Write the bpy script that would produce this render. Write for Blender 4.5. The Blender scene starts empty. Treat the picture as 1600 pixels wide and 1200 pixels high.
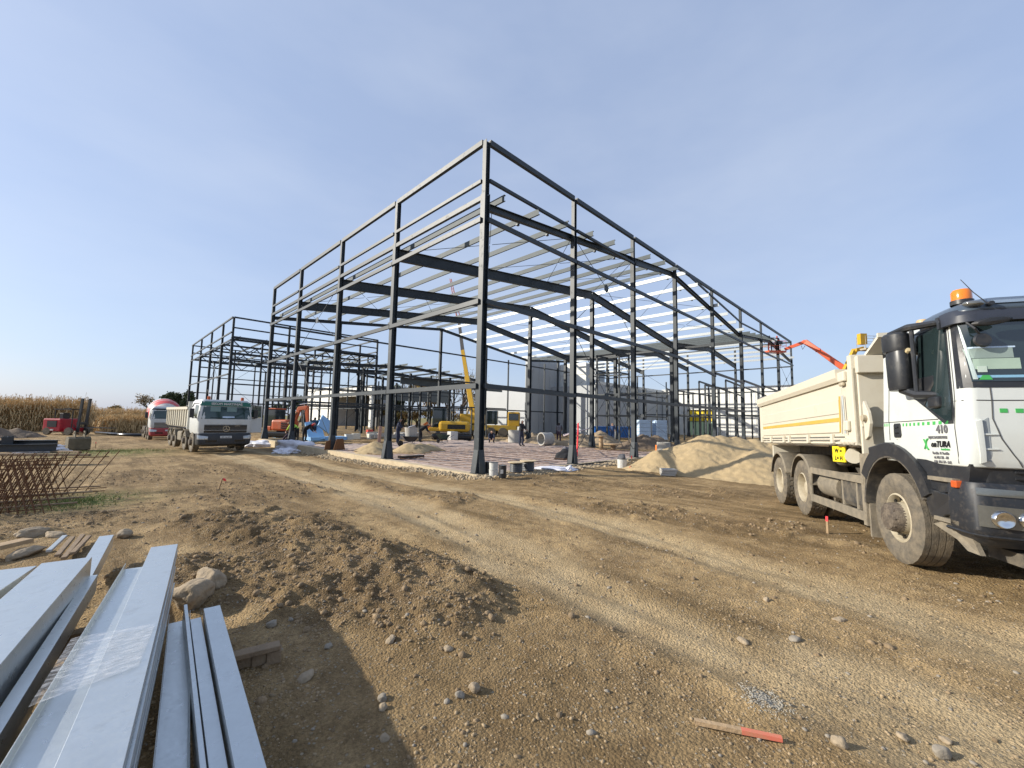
import bpy, bmesh, math, random
import numpy as np
from mathutils import Vector, Matrix, Euler, noise as mnoise
random.seed(7)
R = math.radians
scene = bpy.context.scene
col = scene.collection

# ------------------------------------------------------------------ camera, world, sun
YAW, PITCH, ROLL, FPX = R(45.155), R(4.977), R(1.107), 640.1
CAM = Vector((-9.33, -10.83, 1.85))
W_ = Vector((math.sin(YAW)*math.cos(PITCH), math.cos(YAW)*math.cos(PITCH), math.sin(PITCH)))
R0_ = Vector((math.cos(YAW), -math.sin(YAW), 0)); U0_ = R0_.cross(W_)
R_ = R0_*math.cos(ROLL) + U0_*math.sin(ROLL); U_ = U0_*math.cos(ROLL) - R0_*math.sin(ROLL)
cd = bpy.data.cameras.new('camera'); cam = bpy.data.objects.new('camera', cd); col.objects.link(cam)
cd.sensor_width = 36; cd.lens = FPX/1600*36; cd.clip_start = 0.05; cd.clip_end = 9000
cam.matrix_world = Matrix(((R_.x, U_.x, -W_.x, CAM.x), (R_.y, U_.y, -W_.y, CAM.y), (R_.z, U_.z, -W_.z, CAM.z), (0, 0, 0, 1)))
scene.camera = cam

SUN_AZ, SUN_EL = R(-48.5), R(24.5)          # azimuth from +Y towards +X
S = Vector((math.sin(SUN_AZ)*math.cos(SUN_EL), math.cos(SUN_AZ)*math.cos(SUN_EL), math.sin(SUN_EL)))
wd = bpy.data.worlds.new('World'); scene.world = wd; wd.use_nodes = True
nt = wd.node_tree; nt.nodes.clear()
def wn(t, **k):
    n = nt.nodes.new(t)
    for a, b in k.items(): setattr(n, a, b)
    return n
sky = wn('ShaderNodeTexSky', sky_type='NISHITA', sun_disc=False, sun_elevation=SUN_EL, sun_rotation=SUN_AZ,
         altitude=150, air_density=1.0, dust_density=1.6, ozone_density=3.0)
tc = wn('ShaderNodeTexCoord')
mp = wn('ShaderNodeMapping'); mp.inputs['Scale'].default_value = (.8, 1.1, 2.6); mp.inputs['Rotation'].default_value = (0.1, 0.25, 0.9)
n1 = wn('ShaderNodeTexNoise'); n1.inputs['Scale'].default_value = 1.6; n1.inputs['Detail'].default_value = 5; n1.inputs['Roughness'].default_value = .55
rp = wn('ShaderNodeMapRange'); rp.inputs['From Min'].default_value = .42; rp.inputs['From Max'].default_value = .78; rp.inputs['To Max'].default_value = .21
mx = wn('ShaderNodeMix', data_type='RGBA'); mx.inputs['B'].default_value = (6.6, 6.9, 7.3, 1)
tint = wn('ShaderNodeMix', data_type='RGBA', blend_type='MIX'); tint.inputs['Factor'].default_value = .55; tint.inputs['B'].default_value = (4.0, 4.85, 6.75, 1)
bg = wn('ShaderNodeBackground'); bg.inputs['Strength'].default_value = .116
ow = wn('ShaderNodeOutputWorld')
L = nt.links.new
L(tc.outputs['Generated'], mp.inputs['Vector']); L(mp.outputs[0], n1.inputs['Vector']); L(n1.outputs['Fac'], rp.inputs['Value'])
L(sky.outputs[0], tint.inputs['A']); L(tint.outputs['Result'], mx.inputs['A']); L(rp.outputs[0], mx.inputs['Factor']); L(mx.outputs['Result'], bg.inputs['Color']); L(bg.outputs[0], ow.inputs[0])
sl = bpy.data.lights.new('sun', 'SUN'); sl.energy = 5.0; sl.angle = R(.6); sl.color = (1, .93, .81)
so = bpy.data.objects.new('sun', sl); col.objects.link(so); so.rotation_euler = S.to_track_quat('Z', 'Y').to_euler(); so.location = (0, 0, 60)
scene.view_settings.view_transform = 'Standard'; scene.view_settings.look = 'None'
scene.view_settings.exposure = 0.36; scene.view_settings.gamma = 1; scene.view_settings.use_curve_mapping = False

def ray(px, py): return W_ + R_*((px-800)/FPX) - U_*((py-600)/FPX)
def onz(px, py, z):
    d = ray(px, py); return CAM + d*((z-CAM.z)/d.z)
def atd(px, py, dep): return CAM + ray(px, py)*dep

# ------------------------------------------------------------------ materials
MATS = {}
def mat(name, c, rough=.6, metal=0., var=.12, vscale=6., bump=0., bscale=60., dirt=0., dcol=(.26, .2, .13), dscale=2.5, spec=.5, alpha=1., trans=0., emit=None, coat=0.):
    if name in MATS: return MATS[name]
    m = bpy.data.materials.new(name); m.use_nodes = True; n = m.node_tree.nodes; l = m.node_tree.links
    b = n['Principled BSDF']; b.inputs['Roughness'].default_value = rough; b.inputs['Metallic'].default_value = metal
    b.inputs['Specular IOR Level'].default_value = spec; b.inputs['Coat Weight'].default_value = coat
    if trans: b.inputs['Transmission Weight'].default_value = trans
    if alpha < 1: b.inputs['Alpha'].default_value = alpha
    t = n.new('ShaderNodeTexCoord'); no = n.new('ShaderNodeTexNoise'); no.inputs['Scale'].default_value = vscale; no.inputs['Detail'].default_value = 6; no.inputs['Roughness'].default_value = .6
    l.new(t.outputs['Object'], no.inputs['Vector'])
    hs = n.new('ShaderNodeMix'); hs.data_type = 'RGBA'
    hs.inputs['A'].default_value = tuple(max(0, x*(1-var*1.6)) for x in c)+(1,); hs.inputs['B'].default_value = tuple(min(1, x*(1+var*1.3)) for x in c)+(1,)
    l.new(no.outputs['Fac'], hs.inputs['Factor']); out = hs.outputs['Result']
    if dirt:
        n2 = n.new('ShaderNodeTexNoise'); n2.inputs['Scale'].default_value = dscale; n2.inputs['Detail'].default_value = 9; n2.inputs['Roughness'].default_value = .7
        l.new(t.outputs['Object'], n2.inputs['Vector'])
        mr = n.new('ShaderNodeMapRange'); mr.inputs['From Min'].default_value = .62-dirt*.5; mr.inputs['From Max'].default_value = .80-dirt*.25; mr.inputs['To Max'].default_value = min(1, .4+dirt*.6)
        l.new(n2.outputs['Fac'], mr.inputs['Value']); mm = n.new('ShaderNodeMix'); mm.data_type = 'RGBA'; mm.inputs['B'].default_value = dcol+(1,)
        l.new(out, mm.inputs['A']); l.new(mr.outputs[0], mm.inputs['Factor']); out = mm.outputs['Result']
        mr2 = n.new('ShaderNodeMapRange'); mr2.inputs['To Min'].default_value = rough; mr2.inputs['To Max'].default_value = .9; l.new(mr.outputs[0], mr2.inputs['Value']); l.new(mr2.outputs[0], b.inputs['Roughness'])
    l.new(out, b.inputs['Base Color'])
    if bump:
        n3 = n.new('ShaderNodeTexNoise'); n3.inputs['Scale'].default_value = bscale; n3.inputs['Detail'].default_value = 6; l.new(t.outputs['Object'], n3.inputs['Vector'])
        bp = n.new('ShaderNodeBump'); bp.inputs['Strength'].default_value = min(1, bump); bp.inputs['Distance'].default_value = .02*max(1, bump); l.new(n3.outputs['Fac'], bp.inputs['Height']); l.new(bp.outputs[0], b.inputs['Normal'])
    if emit: b.inputs['Emission Color'].default_value = emit+(1,); b.inputs['Emission Strength'].default_value = 1
    MATS[name] = m; return m
steel = mat('steel_paint', (.019, .028, .036), .5, var=.18, vscale=3, dirt=.12, dcol=(.16, .17, .16), dscale=5)
steel2 = mat('steel_grey', (.06, .078, .086), .65, var=.2, vscale=2)
galv = mat('galvanised', (.40, .43, .44), .38, .25, var=.10, vscale=9, bump=.05, bscale=30)
def galv_front():
    m = mat('galvanised_sheet', (.58, .61, .61), .30, .78, var=.10, vscale=5, bump=.05, bscale=14, dirt=.16, dcol=(.25, .25, .24), dscale=5)
    n = m.node_tree.nodes; l = m.node_tree.links; b = n['Principled BSDF']
    t = n.new('ShaderNodeTexCoord'); mpp = n.new('ShaderNodeMapping'); mpp.inputs['Scale'].default_value = (1, 9, 1)
    v = n.new('ShaderNodeTexVoronoi'); v.inputs['Scale'].default_value = 70
    l.new(t.outputs['Object'], v.inputs['Vector'])
    mr = n.new('ShaderNodeMapRange'); mr.inputs['To Min'].default_value = .26; mr.inputs['To Max'].default_value = .40
    l.new(v.outputs['Color'], mr.inputs['Value']); l.new(mr.outputs[0], b.inputs['Roughness'])
    return m
galvf = galv_front()
white = mat('white_paint', (.56, .585, .56), .3, var=.04, dirt=.17, dcol=(.50, .46, .38), dscale=2.2, coat=.3)
white2 = mat('white_paint_far', (.55, .57, .56), .4, var=.04, dirt=.15, dcol=(.42, .38, .3))
cream = mat('cream_paint', (.58, .54, .44), .42, var=.04, vscale=2, dirt=.16, dcol=(.45, .38, .27), dscale=3)
black = mat('black_plastic', (.022, .024, .028), .38, var=.2, dirt=.2, dcol=(.10, .09, .075), dscale=8)
blackg = mat('black_gloss', (.012, .013, .015), .2, var=.1)
dusty = mat('dusty_plastic', (.19, .165, .125), .85, var=.2, vscale=10, dirt=.35, dcol=(.30, .25, .175), dscale=5, bump=.3, bscale=40)
tyre = mat('tyre_rubber', (.105, .092, .073), .9, var=.3, vscale=12, dirt=.45, dcol=(.27, .22, .15), dscale=7, bump=.5, bscale=70)
rimm = mat('rim_paint', (.42, .37, .27), .6, var=.15, dirt=.35, dcol=(.24, .19, .12), dscale=9)
hubm = mat('hub_dirty', (.075, .06, .048), .8, var=.3, dirt=.4, dcol=(.26, .21, .15), dscale=14, bump=.5)
chassis = mat('chassis_paint', (.05, .048, .045), .7, var=.3, dirt=.45, dcol=(.2, .165, .115), dscale=6)
glass = mat('cab_glass', (.018, .03, .032), .04, var=.5, vscale=2.0, spec=.9, coat=.5)
glassg = mat('tinted_glass', (.02, .05, .045), .06, var=.4, vscale=2, spec=.8)
lens = mat('lamp_lens', (.17, .175, .165), .12, .5, var=.15, vscale=30, coat=1)
amber = mat('amber_plastic', (.75, .20, .01), .18, var=.1, coat=.6)
orangelens = mat('orange_lens', (.50, .09, .02), .25, var=.1)
chrome = mat('chrome', (.7, .7, .7), .12, 1.)
green = mat('green_print', (.06, .38, .09), .4, var=.03)
greyprint = mat('grey_print', (.12, .12, .13), .5, var=.03)
yellow = mat('yellow_paint', (.58, .34, .02), .42, var=.06, dirt=.2, dcol=(.35, .26, .12))
orange = mat('orange_paint', (.50, .095, .025), .45, var=.08, dirt=.25, dcol=(.3, .2, .13))
red = mat('red_paint', (.55, .05, .03), .4, var=.08, dirt=.15)
redlift = mat('red_orange_paint', (.66, .12, .05), .4, var=.06)
darkred = mat('dark_red_paint', (.32, .03, .035), .45, var=.1, dirt=.2)
blue = mat('blue_paint', (.02, .14, .45), .45, var=.1, dirt=.2)
concrete = mat('concrete', (.40, .385, .35), .9, var=.15, vscale=4, bump=.3, bscale=30, dirt=.2)
tanc = mat('plinth_concrete', (.50, .41, .27), .95, var=.18, vscale=3, bump=.4, bscale=20, dirt=.3, dcol=(.3, .22, .13))
panelw = mat('wall_panel_white', (.70, .70, .655), .6, var=.03, vscale=.6)
panelg = mat('wall_panel_grey', (.42, .44, .45), .6, var=.04, vscale=.6)
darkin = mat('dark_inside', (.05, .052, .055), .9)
eps = mat('insulation_board', (.25, .47, .74), .7, var=.06, bump=.1)
epsl = mat('insulation_pack', (.50, .64, .80), .6, var=.12, vscale=3)
foil = mat('white_foil', (.72, .72, .78), .45, var=.1, bump=.4, bscale=12)
rust = mat('rust', (.15, .07, .03), .9, var=.35, vscale=20)
wood = mat('raw_wood', (.40, .28, .16), .85, var=.25, vscale=9, bump=.3, bscale=50)
woodold = mat('old_wood', (.24, .17, .105), .9, var=.3, vscale=9, bump=.4, bscale=50, dirt=.3)
rockm = mat('rock', (.33, .26, .175), .95, var=.35, vscale=14, bump=.8, bscale=25)
rockg = mat('pebble_stone', (.27, .235, .185), .85, var=.35, vscale=8, bump=.3, bscale=60)
clodm = mat('clod', (.26, .186, .108), 1., var=.55, vscale=9, bump=.6, bscale=70)
pinkm = mat('pink_brick', (.42, .27, .21), .9, var=.15)
skin = mat('skin', (.45, .27, .19), .6); hair = mat('hair', (.03, .022, .018), .8)
navy = mat('navy_cloth', (.018, .024, .05), .9, var=.3); blackcl = mat('black_cloth', (.014, .015, .018), .9, var=.3)
greycl = mat('grey_cloth', (.14, .135, .15), .9, var=.2); teal = mat('teal_cloth', (.03, .08, .13), .9, var=.2)
plum = mat('plum_cloth', (.05, .03, .05), .9, var=.2); redcl = mat('red_cloth', (.45, .03, .03), .9); hiviz = mat('hiviz_cloth', (.5, .75, .08), .8)
bluecl = mat('blue_cloth', (.05, .09, .2), .9, var=.2); skyd = mat('dark_jeans', (.03, .035, .06), .9)
bark = mat('bark', (.11, .085, .065), .95, var=.3); leafb = mat('leaf_autumn', (.33, .235, .11), .8, var=.5, vscale=.7)
leafg = mat('leaf_dark', (.06, .08, .035), .8, var=.5, vscale=.7); leafy = mat('leaf_yellow', (.34, .24, .06), .8, var=.4, vscale=.7)
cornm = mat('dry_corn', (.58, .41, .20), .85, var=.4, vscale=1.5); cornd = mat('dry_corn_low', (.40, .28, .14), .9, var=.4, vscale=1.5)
grassm = mat('grass', (.15, .19, .05), .8, var=.4, vscale=4)
orangep = mat('orange_pipe', (.75, .2, .03), .5); redp = mat('marker_red', (.85, .06, .07), .6, var=.05)
whiteb = mat('white_plastic', (.6, .6, .57), .5, dirt=.3, dcol=(.12, .11, .1), dscale=12)
tape = mat('white_tape', (.6, .5, .5), .6)

# ------------------------------------------------------------------ mesh helpers
class MB:
    def __init__(s): s.v = []; s.f = []; s.sm = False
    def add(s, vs, fs):
        o = len(s.v); s.v += [tuple(p) for p in vs]; s.f += [tuple(i+o for i in f) for f in fs]; return s
    def box(s, c, d, rot=None):
        x, y, z = d[0]/2, d[1]/2, d[2]/2; c = Vector(c)
        P = [Vector((a*x, b*y, e*z)) for a in (-1, 1) for b in (-1, 1) for e in (-1, 1)]
        if rot is not None: P = [rot @ p for p in P]
        return s.add([c+p for p in P], [(0, 1, 3, 2), (4, 6, 7, 5), (0, 4, 5, 1), (2, 3, 7, 6), (0, 2, 6, 4), (1, 5, 7, 3)])
    def bx(s, x0, x1, y0, y1, z0, z1): return s.box(((x0+x1)/2, (y0+y1)/2, (z0+z1)/2), (abs(x1-x0), abs(y1-y0), abs(z1-z0)))
    def frame(s, p0, p1, up=(0, 0, 1)):
        p0 = Vector(p0); p1 = Vector(p1); d = (p1-p0).normalized(); up = Vector(up)
        if abs(d.dot(up)) > .98: up = Vector((0, 1, 0))
        sx = d.cross(up).normalized(); sz = sx.cross(d).normalized(); return p0, p1, sx, sz
    def ext(s, p0, p1, prof, up=(0, 0, 1), prof2=None):       # prof = [(side, up)] closed outline
        p0, p1, a, b = s.frame(p0, p1, up); n = len(prof); prof2 = prof2 or prof
        return s.add([p0+a*q[0]+b*q[1] for q in prof]+[p1+a*q[0]+b*q[1] for q in prof2],
                     [(i, (i+1) % n, n+(i+1) % n, n+i) for i in range(n)]+[tuple(range(n))[::-1], tuple(range(n, 2*n))])
    def bar(s, p0, p1, w, h, up=(0, 0, 1), w2=None, h2=None):
        q = lambda w, h: [(-w/2, -h/2), (w/2, -h/2), (w/2, h/2), (-w/2, h/2)]
        return s.ext(p0, p1, q(w, h), up, q(w2 or w, h2 or h))
    def ibeam(s, p0, p1, w, h, t=.02, tw=.012, up=(0, 0, 1)):
        a, b, c = w/2, h/2, tw/2
        return s.ext(p0, p1, [(-a, -b), (a, -b), (a, -b+t), (c, -b+t), (c, b-t), (a, b-t), (a, b), (-a, b), (-a, b-t), (-c, b-t), (-c, -b+t), (-a, -b+t)], up)
    def cee(s, p0, p1, w, h, t=.006, lip=.02, up=(0, 0, 1), flip=1):   # web vertical on the -w side
        a, b = w, h/2
        o = [(0, -b), (a, -b), (a, -b+lip), (a-t, -b+lip), (a-t, -b+t), (t, -b+t), (t, b-t), (a-t, b-t), (a-t, b-lip), (a, b-lip), (a, b), (0, b)]
        if flip < 0: o = [(-x, y) for x, y in o][::-1]
        return s.ext(p0, p1, o, up)
    def tube(s, pts, r, n=6):
        pts = [Vector(p) for p in pts]; rs = r if isinstance(r, (list, tuple)) else [r]*len(pts); o = len(s.v)
        d0 = (pts[1]-pts[0]).normalized(); up = Vector((0, 0, 1)) if abs(d0.z) < .95 else Vector((0, 1, 0))
        for i, p in enumerate(pts):
            d = (pts[min(i+1, len(pts)-1)]-pts[max(i-1, 0)]).normalized()
            a = d.cross(up)
            if a.length < 1e-4: a = d.cross(Vector((1, 0, 0)))
            a.normalize(); b = a.cross(d).normalized(); up = b
            s.v += [tuple(p+(a*math.cos(2*math.pi*k/n)+b*math.sin(2*math.pi*k/n))*rs[i]) for k in range(n)]
        for i in range(len(pts)-1):
            for k in range(n):
                s.f.append((o+i*n+k, o+i*n+(k+1) % n, o+(i+1)*n+(k+1) % n, o+(i+1)*n+k))
        s.f.append(tuple(o+k for k in range(n))[::-1]); s.f.append(tuple(o+(len(pts)-1)*n+k for k in range(n))); return s
    def lathe(s, prof, c=(0, 0, 0), axis='y', n=32, mod=None):   # prof [(r, h)]
        o = len(s.v); c = Vector(c)
        for k in range(n):
            a = 2*math.pi*k/n; ca, sa = math.cos(a), math.sin(a)
            for j, (r, h) in enumerate(prof):
                if mod: r = r+mod(j, k)
                p = {'y': (r*ca, h, r*sa), 'x': (h, r*ca, r*sa), 'z': (r*ca, r*sa, h)}[axis]; s.v.append(tuple(c+Vector(p)))
        m = len(prof)
        for k in range(n):
            k2 = (k+1) % n
            for j in range(m-1): s.f.append((o+k*m+j, o+k2*m+j, o+k2*m+j+1, o+k*m+j+1))
        return s
    def poly(s, pts, thick):      # pts 3d polygon, thickness vector
        t = Vector(thick); n = len(pts); pts = [Vector(p) for p in pts]
        return s.add(pts+[p+t for p in pts], [tuple(range(n)), tuple(range(n, 2*n))[::-1]]+[(i, (i+1) % n, n+(i+1) % n, n+i) for i in range(n)])
    def mesh(s, name):
        me = bpy.data.meshes.new(name); me.from_pydata(s.v, [], s.f)
        bm = bmesh.new(); bm.from_mesh(me); bmesh.ops.recalc_face_normals(bm, faces=bm.faces); bm.to_mesh(me); bm.free()
        return me
    def build(s, name, m, parent=None, smooth=0, bevel=0, kind=None, label=None):
        me = s.mesh(name); me.materials.append(m); o = bpy.data.objects.new(name, me); col.objects.link(o)
        if parent is not None: o.parent = parent
        if bevel:
            b = o.modifiers.new('bevel', 'BEVEL'); b.width = bevel; b.segments = 2; b.limit_method = 'ANGLE'; b.angle_limit = R(35)
        if smooth:
            me.polygons.foreach_set('use_smooth', [True]*len(me.polygons))
            try: me.set_sharp_from_angle(angle=R(smooth))
            except Exception: pass
        if kind: o['kind'] = kind
        if label: o['label'] = label
        return o
def tag(o, label, cat, group=None, kind=None):
    if label: o['label'] = label
    if cat: o['category'] = cat
    if group: o['group'] = group
    if kind: o['kind'] = kind
    return o
def thing(name, label, cat, loc=(0, 0, 0), rz=0, group=None):
    o = bpy.data.objects.new(name, None); col.objects.link(o); o.location = loc; o.rotation_euler = (0, 0, rz); o.empty_display_size = .3
    return tag(o, label, cat, group)
def dup(o, loc=None, rz=None, label=None, parent=None):
    c = o.copy(); col.objects.link(c)
    if parent is not None: c.parent = parent
    if loc is not None: c.location = loc
    if rz is not None: c.rotation_euler = (0, 0, rz)
    if label: c['label'] = label
    for ch in list(o.children): dup(ch, parent=c)
    return c
def npmesh(name, V, F, m, smooth=False, parent=None):
    me = bpy.data.meshes.new(name); V = np.asarray(V, np.float32); F = np.asarray(F, np.int32); k = F.shape[1]
    me.vertices.add(len(V)); me.vertices.foreach_set('co', V.ravel()); me.loops.add(F.size); me.loops.foreach_set('vertex_index', F.ravel())
    me.polygons.add(len(F)); me.polygons.foreach_set('loop_start', np.arange(0, F.size, k, dtype=np.int32)); me.polygons.foreach_set('loop_total', np.full(len(F), k, np.int32))
    if smooth: me.polygons.foreach_set('use_smooth', np.ones(len(F), bool))
    me.update(); me.validate(); me.materials.append(m); o = bpy.data.objects.new(name, me); col.objects.link(o)
    if parent is not None: o.parent = parent
    return o
def text(s, size, name, m, parent, mtx, ext=.0015, align='CENTER', shear=0, bold=0, sx=1):
    cu = bpy.data.curves.new('t', 'FONT'); cu.body = s; cu.size = size; cu.extrude = ext; cu.align_x = align; cu.shear = shear; cu.offset = bold; cu.resolution_u = 2
    t = bpy.data.objects.new('t', cu); col.objects.link(t); dg = bpy.context.evaluated_depsgraph_get(); me = bpy.data.meshes.new_from_object(t.evaluated_get(dg)); bpy.data.objects.remove(t)
    me.materials.clear(); me.materials.append(m); me.transform(Matrix.Diagonal((sx, 1, 1, 1))); me.transform(mtx); o = bpy.data.objects.new(name, me); col.objects.link(o); o.parent = parent; return o

# ------------------------------------------------------------------ noise
def _h(ix, iy, seed):
    n = (ix.astype(np.int64)*374761393+iy.astype(np.int64)*668265263+seed*974711) & 0x7fffffff
    n = ((n ^ (n >> 13))*1274126177) & 0x7fffffff
    return ((n ^ (n >> 16)) & 0xffff)/65535.
def vn(x, y, seed=0):
    ix = np.floor(x); iy = np.floor(y); fx = x-ix; fy = y-iy; fx = fx*fx*(3-2*fx); fy = fy*fy*(3-2*fy)
    a = _h(ix, iy, seed); b = _h(ix+1, iy, seed); c = _h(ix, iy+1, seed); d = _h(ix+1, iy+1, seed)
    return (a*(1-fx)+b*fx)*(1-fy)+(c*(1-fx)+d*fx)*fy
def fbm(x, y, sc, oc=4, seed=0, rough=.5):
    v = 0; a = 1; t = 0; c, s_ = .8, .6
    for i in range(oc):
        v = v+a*(vn(x/sc, y/sc, seed+i*17)-.5); t += a; a *= rough; sc *= .5; x, y = x*c-y*s_, x*s_+y*c
    return v/t*2
def billow(x, y, sc, oc=3, seed=0):
    v = 0; a = 1; t = 0
    for i in range(oc):
        v = v+a*(1-np.abs(vn(x/sc, y/sc, seed+i*31)*2-1)); t += a; a *= .5; sc *= .47; x, y = x*.8-y*.6, x*.6+y*.8
    return v/t
def sm(t): t = np.clip(t, 0, 1); return t*t*(3-2*t)
def segd(x, y, pts):
    d = np.full(np.shape(x), 1e9)
    for (ax, ay), (bx, by) in zip(pts[:-1], pts[1:]):
        vx, vy = bx-ax, by-ay; t = np.clip(((x-ax)*vx+(y-ay)*vy)/(vx*vx+vy*vy), 0, 1)
        d = np.minimum(d, np.hypot(x-ax-t*vx, y-ay-t*vy))
    return d

# ------------------------------------------------------------------ ground
def base_h(x, y):
    x = np.asarray(x, float); y = np.asarray(y, float); r = np.hypot(x+9.33, y+10.83)
    hl = np.interp(r, [0, 5, 8, 12, 16, 24, 36, 60], [.10, .12, .10, -.06, -.16, -.22, -.42, -.45])
    hr = np.interp(r, [0, 5, 7.2, 12, 15, 30, 60], [.10, .13, .17, -.04, -.06, -.06, -.05])
    w = sm((x-y*.0+2.5)/5.) ; w = np.where(y > -.5, sm((x+.3)/.8), np.maximum(w, sm((-9.3-y)/1.2)*sm((x+8)/3)))
    h = hl*(1-w)+hr*w
    tr = np.exp(-((x+1.1)/1.0)**2)*sm((y-1.5)/4)*sm((30-y)/6)            # the strip along the plinth lies low
    h = h-.10*tr
    inside = sm((x-.05)/.3)*sm((y-.05)/.3)*sm((15.6-x)/.3)*sm((26-y)/.5)
    return h-inside*.25
def masks(x, y):
    n = fbm(x, y, 1.2, 3, 5)*.35
    # compacted wheel tracks (dry pale), cloddy spoil ridges (dark)
    t1 = segd(x, y, [(-4.5, 22), (-4.3, 9), (-4.6, -1.5), (-5.1, -5.2), (-5.7, -8.2), (-5.9, -12)]); t2 = segd(x, y, [(-2.6, 22), (-2.4, 9), (-2.5, 0), (-2.7, -4.5), (-3.3, -8.2), (-4.2, -12)])
    track = np.maximum(sm((.75-t1+n)/.5), sm((.65-t2+n)/.5))
    c1 = segd(x, y, [(-7.9, -2.6), (-7.2, -4.2), (-7.05, -6.0), (-7.0, -7.6)])    # spoil beside the left track
    c2 = segd(x, y, [(-8.6, -5.2), (-7.9, -6.1), (-7.6, -7.0)])
    c3 = segd(x, y, [(-3.5, 18), (-3.45, 8), (-3.6, 1), (-3.9, -3)])
    c4 = segd(x, y, [(-1.0, 17), (-.9, 9), (-.9, 3), (-.4, -1), (2.5, -2.2)])
    c5 = segd(x, y, [(-8.8, -.5), (-6.6, .5), (-6.2, 8), (-7.5, 14)]); pt = fbm(x, y, 1.7, 4, 61)
    clod = np.maximum.reduce([sm((.95-c1+n)/.45), sm((.75-c2+n)/.4), .75*sm((.42-c3+n*.6)/.3), .8*sm((.55-c4+n*.5)/.4), .75*sm((1.8-c5+n)/.9)*sm((pt+.35)/.5), .7*sm((pt-.12)/.25)*(1-track)*sm((np.hypot(x+9.33, y+10.83)-6.5)/2)])
    return track, clod
def ground_h(x, y):
    track, clod = masks(x, y); r = np.hypot(x+9.33, y+10.83)
    h = base_h(x, y)
    h = h+fbm(x, y, 3.0, 3, 11)*.05*np.exp(-r/90)
    slabw = 1-sm((x+.1)/.3)*sm((y+.1)/.3)*sm((50.8-x)/.5)*sm((26-y)/.5)
    rough = (.30+.95*clod)*(1-.72*track)
    fade = np.exp(-r/45)
    h = h+rough*fade*((billow(x, y, .34, 3, 3)-.5)*.075+fbm(x, y, .9, 3, 9)*.05)*(.35+.65*slabw)
    c1 = segd(x, y, [(-7.9, -2.6), (-7.2, -4.2), (-7.0, -6.0), (-6.95, -7.4)])
    h = h+.085*sm((.85-c1)/.8)*(1+fbm(x, y, .8, 3, 77)*.9)
    h = h+clod*fade*slabw*((billow(x, y, .13, 2, 33)-.45)*.045+np.maximum(0, fbm(x, y, .22, 3, 35)-.12)*.16)
    t1 = segd(x, y, [(-4.5, 22), (-4.3, 9), (-4.6, -1.5), (-5.1, -5.2), (-5.7, -8.2), (-5.9, -12)]); t2 = segd(x, y, [(-2.6, 22), (-2.4, 9), (-2.5, 0), (-2.7, -4.5), (-3.3, -8.2), (-4.2, -12)])
    for t_ in (t1, t2):
        h = h-fade*(.035*np.exp(-((t_-.18)/.13)**2)-.022*np.exp(-((t_-.52)/.10)**2))*(.6+.8*fbm(x, y, 1.5, 2, 91))
        lug = np.sign(np.sin((y*1.0+np.abs(t_-.18)*1.6)*2*np.pi/.17)); h = h-fade*sm((.17-np.abs(t_-.18))/.05)*.011*(.5+.5*lug)*sm((fbm(x, y, 2.2, 2, 95)+.25)/.3)
    h = h+clod*.04*fade*slabw+(fbm(x, y, .11, 2, 21)*.012+fbm(x, y, .05, 1, 27)*.005)*(1-.6*track)*fade
    h = h-track*.03*fade
    # tyre lug prints on the edge of the spoil
    q = segd(x, y, [(-6.3, -5.2), (-6.2, -6.6), (-6.4, -8.2)]); h = h-sm((.28-q)/.12)*.02*(.5+.5*np.sign(np.sin((y+.5*x)*40)))
    return h
def grid_axis(a, b, s, lo, hi):
    c = list(np.arange(a, b+s, s)); p = c[-1]; d = s
    while p < hi: d = d*1.035 if d < 3 else d*1.25; p += d; c.append(p)
    p = c[0]; d = s; l = []
    while p > lo: d = d*1.035 if d < 3 else d*1.25; p -= d; l.append(p)
    return np.array(l[::-1]+c)
gx = grid_axis(-10.2, -2.2, .034, -3500, 4200); gy = grid_axis(-10.8, -2.6, .034, -2500, 4200)
GX, GY = np.meshgrid(gx, gy); gz = ground_h(GX, GY); nx, ny = len(gx), len(gy)
idx = np.arange(nx*ny).reshape(ny, nx)
F = np.stack([idx[:-1, :-1], idx[:-1, 1:], idx[1:, 1:], idx[1:, :-1]], -1).reshape(-1, 4)

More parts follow.
